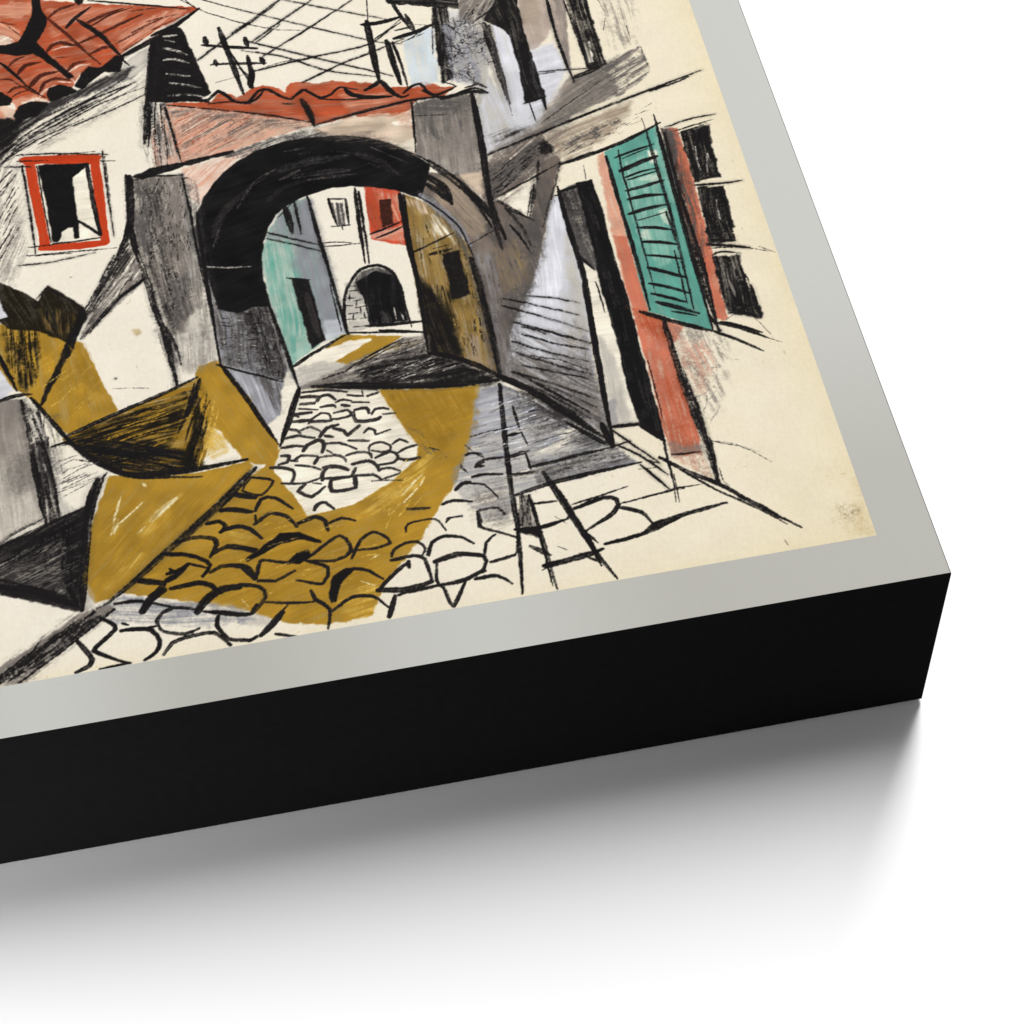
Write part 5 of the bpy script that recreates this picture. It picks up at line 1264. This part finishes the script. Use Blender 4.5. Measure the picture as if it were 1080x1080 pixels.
('S','k',[-984,828,-918,738,-849,647],2.76,1,.55,.6,.4),
('S','k',[-975,758,-904,687,-836,597],3.06,1,.55,.6,.4),
('S','k',[-919,658,-882,598,-843,530],3.06,1,.55,.6,.4),
('S','k',[-1036,506,-916,520,-793,527],1.84,1,.55,.6,.4),
('S','k',[-1009,752,-929,767],2.45,1,.55,.6,.4),
('S','k',[-1133,892,-1057,805,-1015,764],2.76,1,.55,.6,.4),
('S','k',[-1253,500,-1219,462],.92,1,.55,.6,.4),
('S','k',[-1269,377,-1241,356],.92,1,.55,.6,.4),
('S','k',[-883,667,-853,650],1.84,1,.55,.6,.4),
('S','k',[-931,640,-857,633],1.22,1,.55,.6,.4),
('C','gry',[-1406,1088,-1256,1011,-1061,785,-1286,673,-1458,699,-1491,843],40,1.25,.4,.85,20,7),
('C','chr',[-1287,1029,-1198,955,-1029,778,-1153,751,-1271,797],26,1.25,.4,.85,22.5,11),
('C','chr',[-1283,735,-1003,740,-948,680,-1240,653],24,1.25,.4,.85,22.5,3),
('C','k',[-1372,597,-1326,598,-1327,485,-1386,477],24,1.25,.6,.8,17.5,-96),
('C','lilw',[-1347,1075,-1256,1011,-1134,843,-1263,795,-1361,816],16,1.25,.5,.85,20,11),
('S','k',[-847,675,-765,594,-673,520,-560,401,-473,314,-441,283],5.71,1,.5,.6,.4),
('S','k',[-781,598,-680,491,-563,388,-485,306],2.85,1,.5,.6,.4),
('S','k',[-975,366,-927,399,-805,421,-664,438],5.39,1,.5,.6,.4),
('S','k',[-942,515,-830,530,-729,532],2.22,1,.5,.6,.4),
('S','k',[-660,710,-546,654,-473,577],.79,1,.5,.6,.4),
('S','k',[-656,587,-654,529,-639,505],.95,1,.5,.6,.4),
('S','k',[-658,721,-672,522],4.44,1,.5,.6,.4),
('S','k',[-815,594,-823,471],1.11,1,.5,.6,.4),
('S','k',[-512,248,-505,222],.95,1,.5,.6,.4),
('F','stain',[-314,323,-263,353,-223,319,-244,273,-293,278],.3,9,8,.5,0,0,.15,None),
('F','gry',[-285,337,-246,324,-265,287,-290,303],.14,6,6,.6,0,0,.15,None),
('F','stain',[-199,433,-210,220,-291,227,-235,307],.35,14,6,.3,0,0,.15,None),
('F','roof',[-4891,4598,-3670,3842,-3671,2929,-4754,2724],.95,1.2,2,.06,9,.2,.25,None),
('F','roofl',[-4776,4123,-3808,3660,-3807,3481,-4751,3752],.6,4,4,.1,-13,.3,.15,None),
('F','chr',[-4753,2709,-3314,2872,-3281,2691,-3799,2516,-4726,2339],.85,3,3,.4,17,.6,.15,None),
('F','gry',[-4726,2339,-4478,2335,-4296,1459,-4658,1406],.9,3,2,.3,-79,.5,.15,None),
('F','salm',[-4479,2360,-4337,2379,-4161,1431,-4294,1415],.8,3,2,.25,-79,.5,.15,None),
('F','kk',[-3980,2427,-3817,2443,-3761,2058,-3909,2041],1,1.2,1.5,.1,0,0,.15,None),
('S','red',[-4009,2444,-3799,2459],11.6,1,.12,.95,.9),
('S','red',[-3810,2451,-3739,2039],11.6,1,.12,.95,.9),
('S','red',[-4001,2432,-3922,2020],13.05,1,.12,.95,.9),
('S','red',[-3922,2020,-3739,2039],11.6,1,.12,.95,.9),
('F','ochre',[-4652,1319,-4260,1408,-3724,1515,-3252,1852,-3265,1462,-3525,1082,-3658,781,-4601,626],.98,1.3,2,.06,15,.2,.2,None),
('F','ko',[-3795,1898,-3514,1980,-3229,2016,-3270,1832,-3520,1516,-3758,1567],.8,3,3,.3,29,.6,.15,None),
('F','gry',[-3657,1194,-3181,1421,-3203,848,-3594,768],.9,3,3,.15,-84,.3,.15,None),
('F','chr',[-3754,722,-3238,774,-3215,531,-3533,520],.85,2,2,.3,13,.6,.15,None),
('F','grb',[-4601,626,-3786,689,-3347,367,-3537,147,-4574,252],.5,5,4,.3,3,.6,.15,None),
('S','dkr',[-4684,3917,-4527,3943,-4363,3815],8.7,.9,.5,.6,.4),
('S','dkr',[-4583,3538,-4433,3621,-4273,3515],8.7,.9,.5,.6,.4),
('S','dkr',[-4186,3221,-4074,3321,-3920,3241],8.7,.9,.5,.6,.4),
('S','dkr',[-4484,3119,-4338,3226,-4183,3119],8.7,.9,.5,.6,.4),
('S','dkr',[-3962,3457,-3846,3549,-3690,3455],8.7,.9,.5,.6,.4),
('S','dkr',[-4712,4362,-4173,2834],5.8,.9,.5,.6,.4),
('S','dkr',[-4215,4122,-3765,2961],5.8,.9,.5,.6,.4),
('S','dkr',[-3849,3790,-3500,3068],5.8,.9,.5,.6,.4),
('S','dkr',[-4753,2709,-4172,2791,-3671,2912],13.05,.9,.5,.6,.4),
('S','k',[-4478,2335,-4260,1408],7.25,1,.5,.6,.4),
('S','k',[-4260,1408,-3724,1515,-3252,1852],7.25,1,.5,.6,.4),
('S','k',[-4338,2404,-4127,1423],5.8,1,.5,.6,.4),
('S','k',[-4650,1298,-4260,1399],7.25,1,.5,.6,.4),
('S','k',[-3754,722,-3333,875,-3201,909],5.8,1,.5,.6,.4),
('S','k',[-3657,1194,-3594,768],7.25,1,.5,.6,.4),
('S','k',[-4601,626,-4103,677,-3658,781],7.25,1,.5,.6,.4),
('S','k',[-3300,2031,-3554,1479],7.25,1,.5,.6,.4),
('S','k',[-4091,2528,-3726,2552],2.9,1,.5,.6,.4),
('S','k',[-4040,1974,-3690,2009],2.9,1,.5,.6,.4),
('S','k',[-4710,2118,-4484,2141],2.9,1,.5,.6,.4),
('S','k2',[-4468,486,-4347,536,-4220,464,-4184,353],5.8,1,.4,.8,.7),
('S','k2',[-4190,503,-4067,554,-3940,470,-3907,370],5.8,1,.4,.8,.7),
('S','k2',[-3879,515,-3769,561,-3659,484],5.8,1,.4,.8,.7),
('S','k2',[-4395,287,-4245,336,-4089,260],5.8,1,.4,.8,.7),
('S','k2',[-4028,284,-3907,325,-3752,257],5.8,1,.4,.8,.7),
('S','k2',[-3690,288,-3566,337,-3443,267],5.8,1,.4,.8,.7),
('S','k2',[-4423,782,-4331,834,-4201,767],5.8,1,.4,.8,.7),
('S','k2',[-4171,809,-4044,862,-3915,787],5.8,1,.4,.8,.7),
('S','k2',[-3982,930,-3853,976,-3723,908],5.8,1,.4,.8,.7),
('S','k2',[-4500,998,-4374,1053,-4241,976],5.8,1,.4,.8,.7),
('F','k',[-712,3773,-579,3808,-590,3299,-707,3264],.95,1.5,1.5,.25,-91,.4,.15,None),
('F','lil',[-1094,3730,-792,3791,-777,3219,-1052,3257],.8,5,4,.15,-90,.3,.15,None),
('F','gryl',[-1647,3922,-1093,3993,-1051,3263,-1518,3368],.6,5,4,.3,-89,.5,.15,None),
('S','k',[-2599,3881,-1351,3410],2.9,.9,.6,.6,.4),
('S','k',[-2418,3590,-1346,3985],2.9,.9,.6,.6,.4),
('S','k',[-2744,4173,-1713,3412],2.9,.9,.6,.6,.4),
('S','k',[-1113,3998,-1129,3280],7.25,.9,.6,.6,.4),
('S','k',[-456,3394,-180,3521],4.35,.9,.6,.6,.4),
]

# ------------------------------------------------------------------ the drawing
# The picture is drawn stroke by stroke in the plane of the board (units of 1/200
# border width, origin at the board's near right corner): F = a wash or a shaded
# patch, S = a brush or charcoal stroke, C = loose scribbling inside a patch.
K = 80                        # drawing resolution: samples per border width
X0, X1, Y0, Y1 = -21.0, -1.0, 1.0, 18.6
GW, GH = int((X1 - X0) * K), int((Y1 - Y0) * K)
PX = K / 62.0
rng = np.random.default_rng(11)
TAB = np.random.default_rng(3).random((256, 256)).astype(np.float32)


def vnoise(x, y):
    xi, yi = np.floor(x).astype(np.int64), np.floor(y).astype(np.int64)
    fx, fy = (x - xi).astype(np.float32), (y - yi).astype(np.float32)
    fx, fy = fx * fx * (3 - 2 * fx), fy * fy * (3 - 2 * fy)
    a, b = TAB[xi & 255, yi & 255], TAB[(xi + 1) & 255, yi & 255]
    c, d = TAB[xi & 255, (yi + 1) & 255], TAB[(xi + 1) & 255, (yi + 1) & 255]
    return (a * (1 - fx) + b * fx) * (1 - fy) + (c * (1 - fx) + d * fx) * fy


def sstep(a, b, x):
    t = np.clip((x - a) / (b - a), 0, 1)
    return t * t * (3 - 2 * t)


gx, gy = np.meshgrid(np.arange(GW, dtype=np.float32), np.arange(GH, dtype=np.float32))
tooth = rng.random((GH, GW)).astype(np.float32)
tooth = (tooth + np.roll(tooth, 1, 0) + np.roll(tooth, 1, 1) + np.roll(np.roll(tooth, 1, 0), 1, 1)) / 4
tooth = 0.55 * (tooth - .5) * 2 + 0.45 * (vnoise(gx / 3.3, gy / 3.3) - .5) * 2 + 0.2 * (vnoise(gx / 9, gy / 9) - .5)
img = np.empty((GH, GW, 3), np.float32)

# paper: cream, warmer and a little foxed towards its edges
bx, by = gx / K + X0, gy / K + Y0
d_edge = np.minimum(np.minimum(X1 - bx, bx - X0), np.minimum(by - Y0, Y1 - by))
warm = sstep(-9.0, -1.0, bx) * 0.5 + 0.25 * (vnoise(bx * .5 + 9, by * .5) - .5) + 0.15 * (vnoise(bx * 2.1, by * 2.1) - .5)
warm = warm + 0.32 * np.exp(-np.maximum(d_edge + 0.12 * (vnoise(bx * 3, by * 3) - .5), 0) / 0.22) + 0.25 * np.exp(-d_edge / 0.9)
warm = np.clip(warm, 0, 1.4)[..., None]
img[:] = np.array((246, 237, 219)) * (1 - warm) + np.array((240, 226, 192)) * warm
img += ((vnoise(gx / 2.2, gy / 7.0) - .5) * 5 + (vnoise(gx / 7.0, gy / 2.2) - .5) * 4 + (vnoise(gx / 40, gy / 40) - .5) * 5)[..., None]
spot = sstep(.90, .97, vnoise(gx / 5 + 60, gy / 5)) * sstep(.6, .9, vnoise(gx / 37 + 5, gy / 37 + 80))
img -= spot[..., None] * np.array((22, 30, 44), np.float32)


def window(lo, hi, pad):
    x0, x1 = max(0, int(lo[0] - pad)), min(GW, int(hi[0] + pad) + 2)
    y0, y1 = max(0, int(lo[1] - pad)), min(GH, int(hi[1] + pad) + 2)
    if x0 >= x1 or y0 >= y1:
        return None
    return slice(y0, y1), slice(x0, x1)


def to_px(p):
    p = np.array(p, np.float32).reshape(-1, 2) / 200.0
    return (p - np.array((X0, Y0), np.float32)) * K


def lay(win, al, c, vary, mod):
    col = np.array(c, np.float32) * (1 + vary * mod[..., None])
    a = np.clip(al, 0, 1)[..., None]
    img[win] = img[win] * (1 - a) + col * a


def F(c, pts, op, soft, wob, grain, ang, samt, vary, g):
    P = to_px(pts)
    win = window(P.min(0), P.max(0), 8)
    if win is None:
        return
    X, Y = gx[win], gy[win]
    best = np.full(X.shape, 1e9, np.float32)
    ins = np.zeros(X.shape, bool)
    n = len(P)
    for i in range(n):
        ax, ay = P[i]
        ex, ey = P[(i + 1) % n] - P[i]
        wx, wy = X - ax, Y - ay
        t = np.clip((wx * ex + wy * ey) / (ex * ex + ey * ey + 1e-6), 0, 1)
        best = np.minimum(best, (wx - ex * t) ** 2 + (wy - ey * t) ** 2)
        if abs(ey) > 1e-6:
            ins ^= ((ay > Y) != (ay + ey > Y)) & (wx < ex * wy / ey)
    sd = np.sqrt(best) * np.where(ins, 1, -1)
    s0 = rng.random() * 200
    sd = sd + 1.1 * PX + wob * PX * 1.1 * ((vnoise(X / 11 + s0, Y / 11) - .5) * 1.5 + (vnoise(X / 3, Y / 3 + s0) - .5) * .55 + tooth[win] * .5 * min(1, grain * 2))
    a = sstep(-soft * PX, soft * PX, sd)
    an = math.radians(ang)
    u, v = X * math.cos(an) + Y * math.sin(an), -X * math.sin(an) + Y * math.cos(an)
    u = u + 3 * (vnoise(X / 60, Y / 60 + s0) - .5)
    v = v + 9 * (vnoise(X / 70 + s0, Y / 70) - .5)
    st = (vnoise(u * .016 + s0, v * .24) - .5) * .9 + (vnoise(u * .03, v * .55 + s0) - .5) * .9 + (vnoise(u * .07 + s0, v * .11) - .5) * .5
    o = np.float32(op)
    if g:
        q = to_px(g[:4])
        e = q[1] - q[0]
        t = np.clip(((X - q[0][0]) * e[0] + (Y - q[0][1]) * e[1]) / (e @ e), 0, 1)
        o = op * (g[4] * (1 - t) + g[5] * t)
    al = a * np.clip(o + 1.5 * samt * st + 1.05 * grain * tooth[win], 0, 1)
    mod = (vnoise(X / 22 + s0, Y / 22) - .5) * .8 + st * .5 + tooth[win] * .16
    lay(win, al, COL[c], vary, mod)


def S(c, pts, w, op, dry, t0, t1, cp=None):
    P = to_px(pts) if cp is None else cp
    # taut curve through the points
    Q = np.vstack((2 * P[0] - P[1], P, 2 * P[-1] - P[-2]))
    out = []
    for i in range(len(P) - 1):
        a, b, cc, d = Q[i:i + 4]
        n = max(2, int(np.hypot(*(cc - b)) / 9))
        t = (np.arange(n) / n)[:, None]
        m0, m1 = (cc - a) * .42, (d - b) * .42
        cr = (2 * t ** 3 - 3 * t * t + 1) * b + (t ** 3 - 2 * t * t + t) * m0 + (3 * t * t - 2 * t ** 3) * cc + (t ** 3 - t * t) * m1
        out.append(cr)
    C = np.vstack(out + [P[-1:]])
    m = len(C)
    C = C + rng.normal(0, .3, C.shape) * min(1, m / 6)
    hw0 = w * PX * .5
    s0 = rng.random() * 200
    tt = np.linspace(0, 1, m)
    prof = np.minimum(1, t0 + (1 - t0) * tt / .12) * np.minimum(1, t1 + (1 - t1) * (1 - tt) / .3)
    wd = hw0 * prof * (.86 + .34 * vnoise(tt * m / 3.0 + s0, tt * 0 + s0))
    win = window(C.min(0), C.max(0), hw0 + 5)
    if win is None:
        return
    X, Y = gx[win], gy[win]
    E = np.full(X.shape, -1e9, np.float32)        # distance inside the stroke
    V = np.zeros(X.shape, np.float32)
    Uu = np.zeros(X.shape, np.float32)
    oy, ox = win[0].start, win[1].start
    L = 0.0
    for i in range(m - 1):
        a, b = C[i], C[i + 1]
        e = b - a
        ln = float(np.hypot(*e)) + 1e-6
        pad = hw0 * 1.3 + 4
        x0, x1 = int(max(0, min(a[0], b[0]) - pad - ox)), int(max(a[0], b[0]) + pad - ox) + 2
        y0, y1 = int(max(0, min(a[1], b[1]) - pad - oy)), int(max(a[1], b[1]) + pad - oy) + 2
        if x1 <= 0 or y1 <= 0:
            L += ln
            continue
        sub = (slice(y0, y1), slice(x0, x1))
        wx, wy = X[sub] - a[0], Y[sub] - a[1]
        if wx.size == 0:
            L += ln
            continue
        t = np.clip((wx * e[0] + wy * e[1]) / (ln * ln), 0, 1)
        dd = np.hypot(wx - e[0] * t, wy - e[1] * t)
        ee = wd[i] * (1 - t) + wd[i + 1] * t - dd
        k = ee > E[sub]
        E[sub] = np.where(k, ee, E[sub])
        V[sub] = np.where(k, (e[0] * wy - e[1] * wx) / ln, V[sub])
        Uu[sub] = np.where(k, L + t * ln, Uu[sub])
        L += ln
    T = tooth[win]
    a = sstep(-.75 * PX, .75 * PX, E + (.45 + .9 * dry) * T * PX * .8)
    st = (vnoise(Uu * .02 + s0, V * .5 + s0) - .5) + .7 * (vnoise(Uu * .06, V * 1.1 + s0) - .5)
    fade = .28 * dry * (vnoise(Uu * .035 + s0, Uu * 0 + s0) - .5) * 2
    al = a * np.clip(op + fade + dry * (.85 * T + .8 * st), 0, 1)
    if dry >= .55 and w > 2.2 and c in ('k', 'kk'):      # charcoal dust rubbed in beside the stroke
        lay(win, .15 * sstep(-(2.2 + hw0) * PX, 0, E + T * 2.5) * np.clip(op, 0, 1), COL['chr'], .1, T)
    lay(win, al, COL[c], .25, T * .5)


def C(c, pts, n, w, op, dry, size, ang):
    P = to_px(pts)
    lo, hi = P.min(0), P.max(0)
    size = size * PX
    k = 0
    for _ in range(n * 30):
        if k >= n:
            break
        q = lo + rng.random(2) * (hi - lo)
        ins = False
        for i in range(len(P)):
            (xa, ya), (xb, yb) = P[i], P[(i + 1) % len(P)]
            if (ya > q[1]) != (yb > q[1]) and q[0] < (xb - xa) * (q[1] - ya) / (yb - ya) + xa:
                ins = not ins
        if not ins:
            continue
        k += 1
        if ang is None:
            th = rng.random() * 6.28
            pts2 = []
            for _k in range(4):
                pts2.append(q)
                th += rng.normal(0, .9)
                q = q + size * (.5 + rng.random()) * np.array((math.cos(th), math.sin(th)))
        else:
            a = math.radians(ang + rng.normal(0, 5))
            e = size * (.6 + .8 * rng.random()) * np.array((math.cos(a), math.sin(a)))
            pts2 = [q - e / 2, q + rng.normal(0, size * .03, 2), q + e / 2]
        S(c, None, w * (.7 + .6 * rng.random()), op, dry, .5, .3, np.array(pts2, np.float32))


OPS = {'F': F, 'S': S, 'C': C}
for row in DRAWING:
    OPS[row[0]](*row[1:])

# print the drawing onto a sheet: one colour per sample of a fine grid, coarser where the sheet runs out of view
img = np.clip(img, 3, 255)
col_i = np.unique(np.concatenate((np.arange(0, int(3.8 * K), 6), np.arange(int(3.8 * K), GW), [GW - 1])))
row_i = np.unique(np.concatenate((np.arange(0, int(17.2 * K)), np.arange(int(17.2 * K), GH, 3), [GH - 1])))
nx, ny = len(col_i), len(row_i)
px = (X0 + (X1 - X0) * col_i / (GW - 1)) * U
py = (Y0 + (Y1 - Y0) * row_i / (GH - 1)) * U
co = np.zeros((ny, nx, 3), np.float32)
co[..., 0], co[..., 1], co[..., 2] = px[None, :], py[:, None], T_ + G_
rgb = srgb(img[np.ix_(row_i, col_i)] / 255.0) * ALB
ink = np.ones((ny, nx, 4), np.float32)
ink[..., :3] = rgb
idx = np.arange(nx * ny, dtype=np.int32).reshape(ny, nx)
quads = np.stack((idx[:-1, :-1], idx[:-1, 1:], idx[1:, 1:], idx[1:, :-1]), -1).reshape(-1, 4)
me = bpy.data.meshes.new('picture')
me.vertices.add(nx * ny)
me.vertices.foreach_set('co', co.ravel())
me.loops.add(quads.size)
me.loops.foreach_set('vertex_index', quads.ravel())
me.polygons.add(len(quads))
me.polygons.foreach_set('loop_start', np.arange(0, quads.size, 4, dtype=np.int32))
me.update(calc_edges=True)
at = me.attributes.new('ink', 'FLOAT_COLOR', 'POINT')
at.data.foreach_set('color', ink.ravel())
me.materials.append(make_print_mat())
picture = bpy.data.objects.new('picture', me)
scene.collection.objects.link(picture)
picture.parent = board
picture['label'] = 'ink, charcoal and colour drawing of a cobbled village street under an arch'
